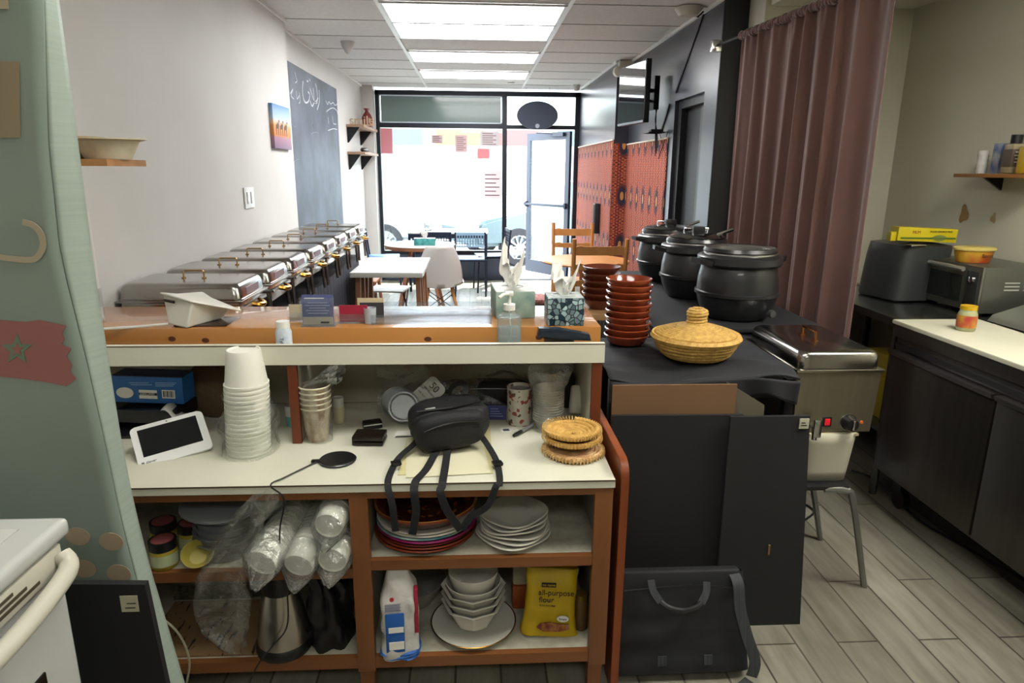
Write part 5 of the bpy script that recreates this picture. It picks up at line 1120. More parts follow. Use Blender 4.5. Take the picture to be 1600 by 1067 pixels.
def metal_chair(loc, rz, lab, seatc, group='metal chairs by the street window'):
    t = thing('metal_chair', lab, 'chair', loc, rz, group)
    b = B()
    def fs(u, v): return ((u-.5)*.38, (v-.5)*.38, .45-.012*sin(pi*u)*sin(pi*v))
    B().grid(fs, 12, 12).build('seat', seatc, t, solid=.012)
    for sx in (-1, 1):
        B().tube([(sx*.18, .18, .44), (sx*.19, .20, .0)], .011).build('leg', DKM, t)
        B().tube([(sx*.175, -.22, .78), (sx*.18, -.2, .6), (sx*.18, -.18, .44), (sx*.185, -.2, 0)], .011).build('leg', DKM, t)
    b = B(); b.box(-.175, .175, -.225, -.212, .74, .78, .004).box(-.175, .175, -.225, -.212, .60, .62, .004)
    for k in range(11): x = -.16+.032*k; b.box(x-.006, x+.006, -.222, -.215, .61, .75)
    for k in range(3): z = .645+.03*k; b.box(-.17, .17, -.222, -.215, z-.005, z+.005)
    b.build('backrest', seatc if seatc.name.startswith('pale') else DKM, t); B().box(-.18, .18, -.19, .19, .425, .44).build('seat_frame', DKM, t)
    return t
PB = mat('pale_blue_plastic', '#8fb0cc', .35); BLU = mat('mid_blue_plastic', '#3f6aa8', .35)
metal_chair((-.06, 8.28, 0), 0, 'dark metal chair with pale seat at the far table, back to the viewer', PB); kids(COL.objects[-1])
metal_chair((-.47, 8.30, 0), 0, 'dark metal chair behind the round table, only its back showing', DKM)
metal_chair((.20, 8.55, 0), radians(98), 'dark metal chair seen from the side, right of the far table', DKM)
metal_chair((-1.13, 8.40, 0), radians(-84), 'blue plastic chair seen from the side against the left wall', BLU)
# shell chair
t = thing('shell_chair', 'white moulded shell chair with wooden dowel legs, back to the viewer', 'chair', (-.34, 6.42, 0), radians(4))
def shell(u, v):
    a = (u-.5)*2
    if v < .55:
        q = v/.55; w = .20+.03*sin(q*pi); return (a*w, .22-.40*q, .445-.05*sin(q*pi*.9)+.06*a*a+.0)
    q = (v-.55)/.45; w = .21-.09*q**2; return (a*w, -.18-.07*q-.0+.07*a*a, .42+.40*q**.85+.03*a*a*(1-q))
B().grid(shell, 24, 30).build('shell', mat('white_shell', '#c9c5c2', .35), t, solid=.01, angle=80)
for sx in (-1, 1):
    for sy in (-1, 1): B().tube([(sx*.11, sy*.09-.02, .40), (sx*.2, sy*.19-.02, 0)], lambda q: .016-.005*q).build('leg', CHWOOD, t)
b = B()
for s1, s2, s3, s4 in ((-1, -1, 1, -1), (-1, 1, 1, 1), (-1, -1, -1, 1), (1, -1, 1, 1)):
    P0 = lambda sx, sy, z: (sx*(.11+.09*(1-z/.4)), sy*(.09+.10*(1-z/.4))-.02, z); b.tube([P0(s1, s2, .36), P0(s3, s4, .14)], .004, 6); b.tube([P0(s1, s2, .14), P0(s3, s4, .36)], .004, 6)
b.build('wire_brace', BLACKM, t)
# folding slatted stool
t = thing('folding_stool', 'low folding stool with pale slats and black crossed legs under the white table', 'stool', (-.80, 6.18, 0), radians(-8))
b = B()
for k in range(6): b.box(-.17, .17, -.16+.056*k, -.115+.056*k, .42, .435, .003)
b.build('slatted_seat', mat('pale_slats', '#c9cdd2', .4), t)
for s in (-1, 1): B().tube([(s*.17, -.14, .42), (s*.17, .18, 0)], .009).build('leg', BLACKM, t); B().tube([(s*.15, .14, .42), (s*.15, -.18, 0)], .009).build('leg', BLACKM, t)
t = thing('wooden_stool', 'reddish wooden chair frame with rungs behind the end of the buffet table', 'stool', (-1.12, 6.60, 0))
B().box(-.17, .17, -.17, .17, .43, .455, .005).build('seat', LEGW, t)
for sx in (-1, 1):
    for sy in (-1, 1): B().tube([(sx*.15, sy*.15, .43), (sx*.18, sy*.18, 0)], .017).build('leg', LEGW, t)
for z in (.12, .22, .32):
    for sy in (-1, 1): B().tube([(-.165, sy*.165, z), (.165, sy*.165, z)], .009).build('rung', LEGW, t)
# round wooden table and ladder-back chairs
t = thing('round_table', 'round honey-coloured wooden table beside the red tapestry', 'table', (.965, 5.86, 0))
B().lathe([(0, .715), (.36, .715), (.385, .722), (.39, .732), (.38, .742), (0, .742)], 48).build('tabletop', CHWOOD, t); B().lathe([(.04, .1), (.05, .2), (.035, .4), (.05, .6), (.1, .715)], 24, cap=True).build('pedestal', CHWOOD, t)
for a in (0, 90, 180, 270): B().tube([(.03*cos(radians(a)), .03*sin(radians(a)), .16), (.2*cos(radians(a)), .2*sin(radians(a)), .08), (.3*cos(radians(a)), .3*sin(radians(a)), .02)], 0, flat=(.04, .04)).build('foot', CHWOOD, t)
def ladder_chair(loc, rz, lab, w=.2):
    t = thing('ladderback_chair', lab, 'chair', loc, rz, 'honey wood ladder-back chairs')
    B().box(-w-.01, w+.01, -.2, .22, .43, .455, .008).build('seat', CHWOOD, t)
    for s in (-1, 1):
        B().tube([(s*w, -.2, 0), (s*w, -.2, .45), (s*w*1.03, -.25, .99)], .018).build('leg', CHWOOD, t); B().tube([(s*w, .19, 0), (s*w, .19, .43)], .018).build('leg', CHWOOD, t)
        B().tube([(s*w, -.2, .2), (s*w, .19, .2)], .01).build('stretcher', CHWOOD, t)
    B().tube([(-w, .19, .24), (w, .19, .24)], .01).build('stretcher', CHWOOD, t)
    for z, h in ((.90, .075), (.77, .055), (.64, .05)):
        y = -.2-.05*(z-.45)/.54; b = B(); b.prism([(-w, z-h/2), (w, z-h/2), (w, z+h/2-.012), (w*.75, z+h/2), (w*.6, z+h/2-.008), (-w*.6, z+h/2-.008), (-w*.75, z+h/2), (-w, z+h/2-.012)], y-.009, y+.009, 'Y'); b.build('slat', CHWOOD, t)
    return t
ladder_chair((.967, 5.42, 0), 0, 'honey wooden ladder-back chair nearest the viewer at the round wooden table')
ladder_chair((.965, 6.55, 0), radians(176), 'honey wooden ladder-back chair on the street side of the round wooden table', .19)
t = thing('cushioned_stool', 'low dark stool with a red patterned cushion left of the near wooden chair', 'stool', (.62, 5.55, 0))
B().box(-.15, .13, -.15, .15, .40, .43).build('seat', mat('stool_brown', '#3a2822', .5), t); B().box(-.14, .12, -.14, .14, .43, .47, .015).build('cushion', mat('red_cushion', '#6a3030', .8, 0, '#a0736a', 40), t)
for sx in (-.13, .11):
    for sy in (-1, 1): B().tube([(sx, sy*.13, .4), (sx, sy*.13, 0)], .014).build('leg', MATS['stool_brown'], t)
# ================================================================ SOUP TABLE, KETTLES
CLOTH = mat('black_tablecloth', '#15161b', .75)
t = thing('soup_table', 'long table under black pleated cloth carrying the soup kettles', 'table', (0, 0, 0))
B().box(.73, 1.45, 2.645, 4.25, .855, .878, .006).build('tabletop', CLOTH, t)
def f(u, v): return (.73+.014*sin(u*95)*(1.15-v), 2.66+1.58*u, .02+.84*v)
B().grid(f, 150, 6).build('skirt', CLOTH, t, solid=.003, angle=80)
def f(u, v): return (.73+.72*u, 2.66+.010*sin(u*45)*(1.1-v), .02+.84*v)
B().grid(f, 70, 6).build('skirt', CLOTH, t, solid=.003, angle=80)
KB = mat('kettle_black_enamel', '#1d1e20', .32, coat=.25)
def kettle(loc, rz, lab, lidded, s=1.0):
    t = thing('soup_kettle', lab, 'soup kettle', loc, rz, 'black soup kettles'); t.scale = (s, s, s)
    B().lathe([(0, 0), (.12, 0), (.135, .01), (.158, .06), (.168, .10), (.176, .104), (.176, .116), (.169, .12), (.166, .17), (.155, .225), (.15, .235), (0, .235)], 48).build('body', KB, t)
    B().lathe([(.150, .225), (.17, .228), (.176, .236), (.174, .262), (.165, .27), (.145, .276), (.125, .278)], 48).build('collar', KB, t)
    B().lathe([(.15, .272), (.147, .292), (.138, .298), (.126, .296), (.12, .29), (.115, .05), (0, .05)], 48).build('inner_pot', mat('pot_rim_steel', '#a9a8a4', .25, .9) if True else KB, t)
    B().lathe([(.146, .276), (.152, .286), (.146, .300), (.140, .300), (.140, .286)], 48).build('black_rim', KB, t)
    for s_ in (-1, 1): B().tube([(s_*.165, -.05, .24), (s_*.205, -.03, .25), (s_*.205, .03, .25), (s_*.165, .05, .24)], 0, flat=(.02, .02)).build('side_handle', BLACK, t)
    if lidded:
        l = B().lathe([(.14, .300), (.142, .308), (.12, .318), (.05, .330), (0, .332)], 48).build('lid', mat('kettle_lid_steel', '#8f8f8e', .18, 1), t)
        B().box(-.03, .03, -.05, -.02, .325, .36, .006).build('lid_knob', BLACK, l); B().tube([(-.06, .02, .325), (-.06, .02, .345), (.06, .02, .345), (.06, .02, .325)], .006).build('hinge_bar', CHROME, l)
        B().tube([(.09, -.05, .32), (.16, -.08, .35)], .008).build('ladle_handle', CHROME, t)
    B().lathe([(0, -.174), (.014, -.174), (.016, -.168), (.016, -.155)], 16, (.06, 0, .04), axis='Y').build('dial', mat('dial_silver', '#6f7072', .3, .8), t)
    return t
kettle((1.145, 2.86, .879), radians(15), 'open black soup kettle nearest the viewer, with its pale inner rim showing', False, 1.02)
kettle((1.115, 3.36, .879), radians(-5), 'middle black soup kettle with a steel lid', True, .99)
kettle((1.12, 3.90, .879), radians(10), 'farthest black soup kettle with steel lid and upright ladle', True, .98)
# ================================================================ CART WITH STACKED DISHES
t = thing('serving_cart', 'black cloth-covered rack right of the counter holding bowls and basket', 'cart', (0, 0, 0))
def ct(u, v):
    x = .425+.62*u; y = 2.02+.49*v; z = .868-.03*max(0, .12-v)/.12*(.4+.6*sin(u*7)**2)-.012*sin(u*6)*(v < .3)+.003*noise.noise(Vector((u*9, v*9, 0))); return (x, y, z)
B().grid(ct, 50, 30).build('cloth_top', CLOTH, t, solid=.006)
def cf(u, v):
    x = .425+.62*u; d = .05+.06*abs(sin(u*3.3+.4)); return (x, 2.015-.012*sin(u*23)*(1-v), .862-(d)*(1-v)-.02*(.5+.5*sin(u*7)))
B().grid(cf, 50, 8).build('cloth_drop', CLOTH, t, solid=.004, angle=80)
for x in (.44, 1.02):
    for y in (2.04, 2.47): B().box(x-.014, x+.014, y-.014, y+.014, 0, .85).build('leg', BLACK, t)
B().box(.43, 1.03, 2.05, 2.46, .45, .47).build('shelf', BLACK, t); B().box(.43, 1.03, 2.05, 2.06, .78, .80).build('rail', BLACK, t)
B().box(.43, 1.03, 2.455, 2.475, .0, .86).build('back_panel', mat('cart_back', '#0f0f10', .7), t)
# red clay bowls stack
first = None
for k in range(10):
    z = .876+.0232*k; lab = 'red-brown glazed clay dish %s in the tall stack beside the straw basket' % ORD[9-k]
    loc = (.566+.003*((k*7) % 3-1), 2.42+.003*((k*5) % 3-1), z)
    if first is None:
        first = thing('clay_dish', lab, 'dish', loc, 0, 'red clay dishes in the tall stack'); B().lathe([(0, 0), (.062, 0), (.070, .006), (.0765, .022), (.083, .030), (.084, .034), (.081, .036), (.074, .026), (.066, .008), (0, .007)], 44).build('dish_body', mat('red_clay_glaze', '#8a3d22', .18, 0, '#75301a', 5, coat=.6), first)
    else: dup(first, loc, k, lab)
first = None
for k in range(6):
    z = .7+.03*k+.30; lab = 'brown clay bowl %s in the stack behind the pebble tissue box' % ORD[5-k]
    loc = (.58, 3.05, z-.12)
    if first is None:
        t = thing('side_table', 'narrow table behind the tissue box carrying a stack of brown bowls', 'table', (.56, 3.05, 0)); B().box(-.14, .12, -.14, .14, .85, .879, .004).build('tabletop', mat('side_table_wood', '#8a6a48', .5), t)
        for sx in (-.12, .1):
            for sy in (-.12, .12): B().box(sx-.012, sx+.012, sy-.012, sy+.012, 0, .85).build('leg', MATS['side_table_wood'], t)
        first = thing('clay_bowl', lab, 'bowl', loc, 0, 'brown clay bowls behind the tissue box'); B().lathe([(0, 0), (.05, 0), (.078, .03), (.088, .045), (.085, .046), (.072, .03), (.045, .006), (0, .006)], 36).build('bowl_body', mat('brown_clay', '#69301f', .3, coat=.3), first)
    else: dup(first, loc, 0, lab)
t = thing('snack_box', 'small patterned box behind the top of the clay dish stack', 'box', (.70, 3.0, .879)); B().box(-.04, .04, -.03, .03, 0, .13, .003).build('carton', mat('snack_print', '#a39a90', .5, 0, '#6d6a60', 60), t)
# straw basket with lid
SB = mat('golden_straw', '#a9823f', .6, 0, '#c9a458', 60, bump=.5, bscale=200)
t = thing('straw_basket', 'round golden straw bread basket with a lid and knob', 'basket', (.758, 2.215, .874))
b = B(); P = []
def helix(profile, turns, r, lift=.0):
    out = []; n = int(turns*30)
    for i in range(n+1):
        s_ = i/n*(len(profile)-1); k = min(int(s_), len(profile)-2); f_ = s_-k; R = profile[k][0]*(1-f_)+profile[k+1][0]*f_; z = profile[k][1]*(1-f_)+profile[k+1][1]*f_
        a = 2*pi*turns*i/n; out.append((R*cos(a), R*sin(a), z))
    return out
b.tube(helix([(.095, .008), (.118, .025), (.132, .050), (.140, .070)], 6, 0), .0075, 7); b.lathe([(0, .004), (.1, .004)], 30); b.build('basket_wall', SB, t, angle=60)
b = B()
for i in range(110):
    a = 2*pi*i/110; b.tube([(.094*cos(a), .094*sin(a), .0), (.141*cos(a+.05), .141*sin(a+.05), .070)], .0013, 4, caps=False) if False else b.tube([(.141*cos(a), .141*sin(a), .068), (.152*cos(a+.04), .152*sin(a+.04), .076), (.146*cos(a+.08), .146*sin(a+.08), .086)], .0032, 5)
b.lathe([(.135, .07), (.148, .066), (.154, .076), (.148, .086), (.136, .084)], 48); b.build('plaited_rim', mat('plait_straw', '#b98f48', .6, 0, '#d0aa60', 70), t)
lid = B().tube(helix([(.138, .084), (.115, .092), (.09, .100), (.06, .108), (.036, .114)], 10, 0), .0072, 7).build('lid', SB, t, angle=60)
b = B(); b.tube(helix([(.035, .114), (.031, .125), (.029, .14), (.032, .155), (.030, .165), (.012, .172)], 6.5, 0), .0058, 7); b.lathe([(0, .17), (.03, .16)], 20); b.lathe([(0, .112), (.036, .112)], 20); b.build('knob', SB, lid, angle=60)
B().lathe([(0, .105), (.136, .082)], 40).build('lid_inner', mat('straw_dark', '#7d5e2c', .8), lid)
# cardboard behind, black screens in front
t = thing('cardboard_sheet', 'brown cardboard sheet standing between the black screens and the cart', 'cardboard', (0, 0, 0))
B().box(.43, .83, 1.995, 2.003, .0, .845).build('sheet', mat('brown_card', '#6b4e34', .8, 0, '#75573a', 3), t)
t = thing('cardboard_sheet', 'grey-green tilted card edge behind the brown cardboard sheet', 'cardboard', (0, 0, 0)); B().hexa([(.80, 2.006, .0), (.96, 2.006, .0), (.96, 2.012, .0), (.80, 2.012, .0)], [(.80, 2.006, .85), (.93, 2.006, .77), (.93, 2.012, .77), (.80, 2.012, .85)]).build('sheet', mat('tan_grey_card', '#5c5546', .8), t)
BF = mat('black_foam_sheet', '#121315', .75, 0, '#161719', 4)
t = thing('black_screen', 'wide black display board standing on the floor right of the counter', 'display board', (0, 0, 0))
B().hexa([(.43, 1.965, 0.0), (.915, 1.96, 0.0), (.915, 1.972, 0.0), (.43, 1.977, .0)], [(.428, 1.972, .752), (.85, 1.972, .75), (.85, 1.984, .75), (.428, 1.984, .752)]).build('sheet', BF, t)
t = thing('black_screen', 'narrower black display board with a white corner tag, right of the wide one', 'display board', (0, 0, 0))
B().hexa([(.80, 1.935, 0.0), (1.103, 1.935, 0.0), (1.103, 1.947, .0), (.80, 1.947, .0)], [(.80, 1.950, .752), (1.056, 1.950, .752), (1.056, 1.962, .752), (.80, 1.962, .752)]).build('sheet', mat('black_foam_sheet2', '#17181a', .75, 0, '#1b1c1e', 4), t)
tg = B().box(1.022, 1.052, 1.944, 1.9475, .712, .745).build('corner_tag', mat('white_tag', '#a8a692', .6), t); b = B(); b.box(1.027, 1.045, 1.9432, 1.9442, .722, .725).box(1.027, 1.04, 1.9432, 1.9442, .730, .733); b.build('printed_lines', INK, tg)
B().box(.963, .969, 1.936, 1.940, .27, .305).build('torn_mark', mat('ochre_tear', '#6a5226', .7), t)
# suit bag on floor
t = thing('garment_bag', 'black laptop bag with grey trimmed straps lying against the black boards', 'bag', (.62, 1.73, 0))
FAB = mat('black_canvas', '#121315', .75, bump=.08, bscale=400); GT = mat('grey_webbing', '#36383b', .75, 0, '#232527', 160, (1, .01, .01))
LT = Matrix.Translation((0, 0, 0)) @ Matrix.Rotation(radians(-12), 4, 'X')
def gb(u, v):
    a = 2*pi*u; e = .28; w = .19; x = math.copysign(abs(cos(a))**e, cos(a))*(w+.02*(1-v)); y = math.copysign(abs(sin(a))**e, sin(a))*.045*(1-.45*v)
    return (x+.006*noise.noise(Vector((v*6, y*20, 1))), y+.008*noise.noise(Vector((x*9, v*7, 5)))*1.0, .02+.30*v)
B(LT).grid(gb, 48, 20, True).box(-.185, .185, -.02, .02, .305, .325, .008).build('body', FAB, t, angle=60)
def strp(P, w=.022, th=.003): return B(LT).tube(spline(P, 5), 0, flat=(w, th), ufix=(1, 0, 0))
strp([(-.1, -.045, .31), (-.095, -.055, .28), (-.075, -.065, .25)]).build('handle_strap', GT, t); strp([(.07, -.045, .30), (.065, -.055, .27), (.045, -.065, .24)]).build('handle_strap', GT, t)
B(LT).tube(spline([(-.078, -.068, .252), (-.05, -.078, .235), (-.01, -.08, .228), (.025, -.078, .235), (.048, -.068, .245)], 5), .009).build('handle', BLACK, t)
B(LT).tube(spline([(.16, -.03, .315), (.165, -.052, .29), (.17, -.055, .22), (.19, -.058, .14), (.215, -.06, .06), (.205, -.06, .012)], 6), 0, flat=(.034, .004), ufix=(1, 0, 0)).build('shoulder_strap', GT, t, label='grey ribbed shoulder strap on the right edge')
for x in (-.08, .06): B(LT).box(x, x+.026, -.0565, -.053, .05, .08).build('strap_end', GT, t)
strap_ = B().tube(spline([(.2, -.06, .012), (.08, -.13, .006), (-.05, -.12, .006), (-.18, -.09, .006), (-.25, -.08, .006)], 6), 0, flat=(.035, .004), up=(0, 0, 1)); strap_.build('loose_strap', GT, t)
B(LT).tube([(x, -.0475, .285+.006*cos(x*15)) for x in [-.18+.03*k for k in range(12)]], .0025, 6).build('zipper', MATS['zip_black'], t)

# ================================================================ STOOL, BUCKET, BAIN-MARIE
t = thing('metal_stool', 'stool with grey bent tube legs under the white bucket', 'stool', (1.24, 2.30, 0))
B().box(-.18, .10, -.16, .16, .392, .41, .01).build('seat', BLACK, t)
GM = mat('grey_tube_metal', '#7d7e78', .35, .7)
for sx in (-1, 1):
    for sy in (-1, 1):
        B().tube(spline([(-.04+sx*.05, sy*.15, .395), (-.04+sx*.125, sy*.16, .392), (-.04+sx*.155, sy*.165, .35), (-.03+sx*.19+(.045 if sx > 0 else 0), sy*.165, .0)], 5), .0115).build('leg', GM, t)
t = thing('white_bucket', 'white square plastic bucket with stained rim on the stool', 'bucket', (1.265, 2.27, .412))
def bk(u, v):
    a = 2*pi*u; e = .4; w = .088+.016*v; return (math.copysign(abs(cos(a))**e, cos(a))*w, math.copysign(abs(sin(a))**e, sin(a))*w, .188*v)
B().grid(bk, 40, 6, True).build('bucket_body', mat('ivory_plastic', '#a8a491', .45, 0, '#b0ac9a', 3), t, solid=.004, angle=60); B().box(-.1, .1, -.1, .1, .178, .188, .01).build('lid', mat('ivory_plastic2', '#a39c80', .45), t)
t = thing('bain_marie', 'stainless steel countertop food warmer with a lid, red switch and dial', 'food warmer', (1.265, 2.18, .603), radians(0))
BS = mat('bain_steel', '#8f8775', .34, .9, '#968e7c', 50, (1, 1, .05))
bn = B().hexa([(-.14, 0, 0), (.14, 0, 0), (.14, .43, 0), (-.14, .43, 0)], [(-.15, -.004, .225), (.15, -.004, .225), (.15, .44, .225), (-.15, .44, .225)]).build('housing', BS, t)
B().box(-.157, .157, -.012, .447, .225, .234, .003).build('top_flange', mat('flange_steel', '#a9a498', .25, 1), t)
b = B(); hx, hy = .148, .222; V = []
for z, kx in ((.236, 1.0), (.275, .985), (.288, .95), (.294, .88)):
    rg = []
    r = .035; cx0, cy0 = hx*kx-r, hy*(1-(1-kx)*.5)-r
    for cx, cy, a0 in ((cx0, cy0, 0), (-cx0, cy0, 90), (-cx0, -cy0, 180), (cx0, -cy0, 270)):
        for q in range(6): a = radians(a0+18*q); rg.append(b._v((cx+r*cos(a), .218+cy+r*sin(a), z)))
    V.append(rg)
for r0, r1 in zip(V, V[1:]):
    for q in range(24): b.bm.faces.new((r0[q], r0[(q+1) % 24], r1[(q+1) % 24], r1[q]))
b.bm.faces.new(V[-1]); lid = b.build('lid', mat('lid_steel', '#a19e99', .2, 1), t, angle=50)
B().tube([(-.01, .17, .292), (-.01, .17, .325), (-.01, .27, .325), (-.01, .27, .292)], .005).lathe([(0, .29), (.012, .29), (.012, .297), (0, .298)], 12, (-.01, .17, 0)).lathe([(0, .29), (.012, .29), (.012, .297), (0, .298)], 12, (-.01, .27, 0)).build('lid_handle', mat('copper_handle', '#b0713c', .25, 1), lid)
b = B(); b.lathe([(0, -.034), (.021, -.034), (.025, -.014), (.028, -.004), (.028, 0)], 24, (.057, 0, .036), axis='Y'); b.build('dial', BLACK, t); B().lathe([(.028, -.003), (.031, -.003), (.031, 0)], 30, (.057, 0, .036), axis='Y').box(.052, .062, -.044, -.03, .02, .056, .003).build('dial_ring', CHROME, t)
B().box(-.04, -.006, -.006, .001, .022, .058, .003).build('switch_frame', BLACK, t); B().box(-.032, -.014, -.010, -.004, .028, .052, .002).build('switch', mat('red_switch', '#b01822', .3, emit=.25), t, label='red lit rocker switch')
B().lathe([(0, -.005), (.006, -.004), (.006, 0)], 14, (.105, 0, .036), axis='Y').build('indicator', mat('amber_lamp', '#c05a2a', .3), t)
b = B(); b.tube([(-.085, 0, .03), (-.085, -.04, .03)], .008); b.tube([(-.085, -.04, .035), (-.085, -.045, -.01)], .009); b.box(-.094, -.066, -.055, -.042, .0, .065, .004); b.build('drain_tap', CHROME, t)
B().tube([(.152, .1, .2), (.175, .1, .2), (.175, .2, .2), (.152, .2, .2)], .007).build('side_handle', BLACK, t)
t = thing('power_cable', 'black power cable running over the floor tiles to the refrigerator', 'cable', (0, 0, 0))
B().tube(spline([atZ(1330, 735, .02), atZ(1360, 745, .006), atZ(1395, 775, .006), atZ(1440, 815, .006), atZ(1500, 850, .006), (2.1, 2.05, .006)], 6), .005).build('cord', BLACK, t)
t = thing('power_cable', 'short loop of black cable on the floor behind the black display boards', 'cable', (0, 0, 0)); B().tube(spline([atZ(1240, 780, .006), atZ(1262, 790, .006), atZ(1272, 800, .006), atZ(1258, 812, .006), atZ(1235, 825, .006)], 5), .005).build('cord', BLACK, t)

# ================================================================ KITCHEN SIDE
t = thing('prep_refrigerator', 'dark stainless prep refrigerator with two doors at the right', 'refrigerator', (0, 0, 0))
DS = mat('dark_stainless', '#4a4642', .33, .85, '#504c47', 30, (1, 1, .06))
B().box(1.87, 2.58, 1.15, 2.80, .16, .84, .003).build('cabinet', DS, t)
B().box(1.856, 2.58, 1.15, 2.81, .80, .853, .003).build('top_frame', DS, t)
B().box(1.86, 1.872, 1.15, 2.79, .755, .775).build('handle_recess', mat('recess_black', '#1a1918', .6), t)
for y0, y1, nm in ((2.165, 2.785, 'nearer'), (1.50, 2.155, 'b')):
    d = B().box(1.838, 1.868, y0, y1, .185, .745, .006).build('door', DS, t); B().prism([(1.838, .745), (1.822, .742), (1.826, .725), (1.84, .722)], y0+.003, y1-.003, 'Y').build('door_lip', mat('lip_steel', '#5d5955', .3, .9), d)
for y in (2.72, 1.9, 1.25):
    for x in (1.95, 2.5):
        c = B().box(x-.03, x+.03, y-.03, y+.03, .09, .16).build('caster', BLACK, t); B().lathe([(0, -.015), (.045, -.015), (.045, .015), (0, .015)], 24, (x, y, .046), axis='X').build('wheel', BLACK, c)
CB = mat('stained_cutting_board', '#b5b29e', .5, 0, '#bcb9a6', 5)
tag(B().prism([(1.845, 2.815), (1.845, 1.15), (2.16, 1.15), (2.24, 2.815)], .855, .872, 'Z', .002).build('cutting_board', CB), 'long white stained cutting board on the front of the prep refrigerator', 'cutting board')
b = B(); b.hexa([(2.20, 2.80, .872), (2.08, 2.25, .872), (2.0, 1.3, .872), (2.57, 1.3, .872)], [(2.50, 2.80, .99), (2.48, 2.25, 1.02), (2.44, 1.3, 1.03), (2.57, 1.3, 1.03)]) if False else None
b = B(); b.prism([(2.25, .873), (2.27, .90), (2.58, 1.0), (2.58, .873)], 1.3, 2.78, 'Y', .004)
o = b.build('pan_cover', mat('grey_stainless', '#7e7f76', .4, .7)); tag(o, 'grey sloping stainless pan cover behind the cutting board', 'pan cover')
t = thing('steel_table', 'stainless steel work table in the corner behind the curtain', 'table', (0, 0, 0))
TS = mat('table_steel', '#5f605e', .25, .9, '#666764', 20)
B().box(1.88, 2.59, 2.83, 4.18, .83, .868, .004).build('tabletop', TS, t); B().box(1.92, 2.58, 2.86, 4.15, .3, .32).build('undershelf', TS, t)
for x in (1.91, 2.55):
    for y in (2.87, 4.14): B().tube([(x, y, 0), (x, y, .83)], .018).build('leg', TS, t)
t = thing('yellow_box', 'yellow box under the steel table, half hidden', 'box', (2.05, 3.0, .321)); B().box(-.06, .12, 0, .2, 0, .32, .004).build('carton', mat('yellow_carton', '#8f7a1c', .5), t); B().box(-.04, .06, -.0012, 0, .16, .26).build('dark_print', INK, t)
tag(B().box(2.22, 2.58, 3.55, 4.15, .869, .882, .003).build('cutting_board', mat('white_board2', '#b3b09c', .5)), 'white cutting board lying at the back of the steel table', 'cutting board')
t = thing('air_fryer', 'dark grey air fryer with rounded top on the steel table', 'air fryer', (2.2, 3.36, .869), radians(8))
DG = mat('dark_grey_plastic', '#303232', .4)
def af(u, v):
    a = 2*pi*u; e = .45; w = .138*(1+.12*v-.1*v**6); d_ = .16; return (.04*v+math.copysign(abs(cos(a))**e, cos(a))*w, math.copysign(abs(sin(a))**e, sin(a))*d_*(1+.03*v), .012+.27*v)
B().grid(af, 48, 16, True).build('body', DG, t, angle=70)
def aft(u, v):
    a = 2*pi*u; e = .45; k = 1-v; q = af(u, 1); c_ = Vector((.04, 0, .282+.018*sin(v*pi/2))); return (c_.x+(q[0]-c_.x)*k, q[1]*k, c_.z)
B().grid(aft, 48, 6, True).build('top_cover', mat('dark_grey_gloss', '#2a2b2a', .25), t, angle=70); B().box(-.12, .14, -.13, .13, 0, .014, .006).build('base', BLACK, t)
B().box(-.105, -.02, -.172, -.12, .283, .292, .003).build('silver_edge', CHROME, t)
t = thing('cling_film_box', 'bright yellow cling film box lying on top of the air fryer', 'box', (2.22, 3.28, 1.172), radians(-4))
YB = mat('bright_yellow_carton', '#b8a60e', .4)
B(Matrix.Rotation(radians(2), 4, 'Y')).box(-.13, .16, -.045, .03, .0, .066, .002).build('carton', YB, t); B().box(-.115, .155, -.0475, -.0455, .012, .02).build('green_band', mat('green_print2', '#3b5a1a', .5), t)
text('FILM', .02, mat('dark_red_ink', '#7a1f1a', .5), t, (-.04, -.0468, .045), RX90); text('FOOD SERVICE FILM', .012, INK, t, (.08, -.0468, .048), RX90)
B().lathe([(0, -.0475), (.024, -.0475), (.024, -.0455)], 20, (.075, 0, .018), 1.4, .6, 'Y').build('lime_print', mat('grey_lime', '#6f7a3a', .5), t); B().box(-.155, -.125, -.03, .01, .0, .045, .003).build('open_flap', YB, t)
t = thing('toaster_oven', 'stainless toaster oven with glass door, dial panel and vents', 'toaster oven', (2.27, 2.86, .87))
OS = mat('oven_steel', '#84847c', .32, .85)
B().box(.0, .31, 0, .43, .015, .225, .006).build('body', mat('oven_side', '#66675f', .35, .7), t); B().box(-.012, .0, 0, .43, .02, .225, .003).build('front_frame', OS, t)
B().box(-.016, -.011, .115, .405, .05, .175, .002).build('door_glass', mat('oven_door_glass', '#232622', .1), t); B().tube([(-.03, .10, .205), (-.03, .42, .205)], .011).build('door_handle', mat('pale_handle', '#9d9b92', .25, .6), t)
B().box(-.016, -.011, .015, .09, .03, .2, .002).build('control_panel', mat('panel_black', '#2b2d2c', .25), t); B().lathe([(0, -.03), (.014, -.028), (.016, -.014)], 20, (0, .05, .165), axis='X').build('dial', CHROME, t)
for k in range(3): B().box(.10, .17, -.0012, .0, .12+.016*k, .126+.016*k).build('vent_slot', mat('slot_light', '#9a9b92', .4), t); B().box(.19, .26, -.0012, .0, .12+.016*k, .126+.016*k).build('vent_slot', MATS['slot_light'], t)
for y in (.03, .4): B().box(.0, .03, y-.015, y+.015, 0, .015).build('foot', BLACK, t)
t = thing('margarine_tub', 'yellow margarine tub with a pale lid on the toaster oven', 'tub', (2.345, 3.05, 1.096))
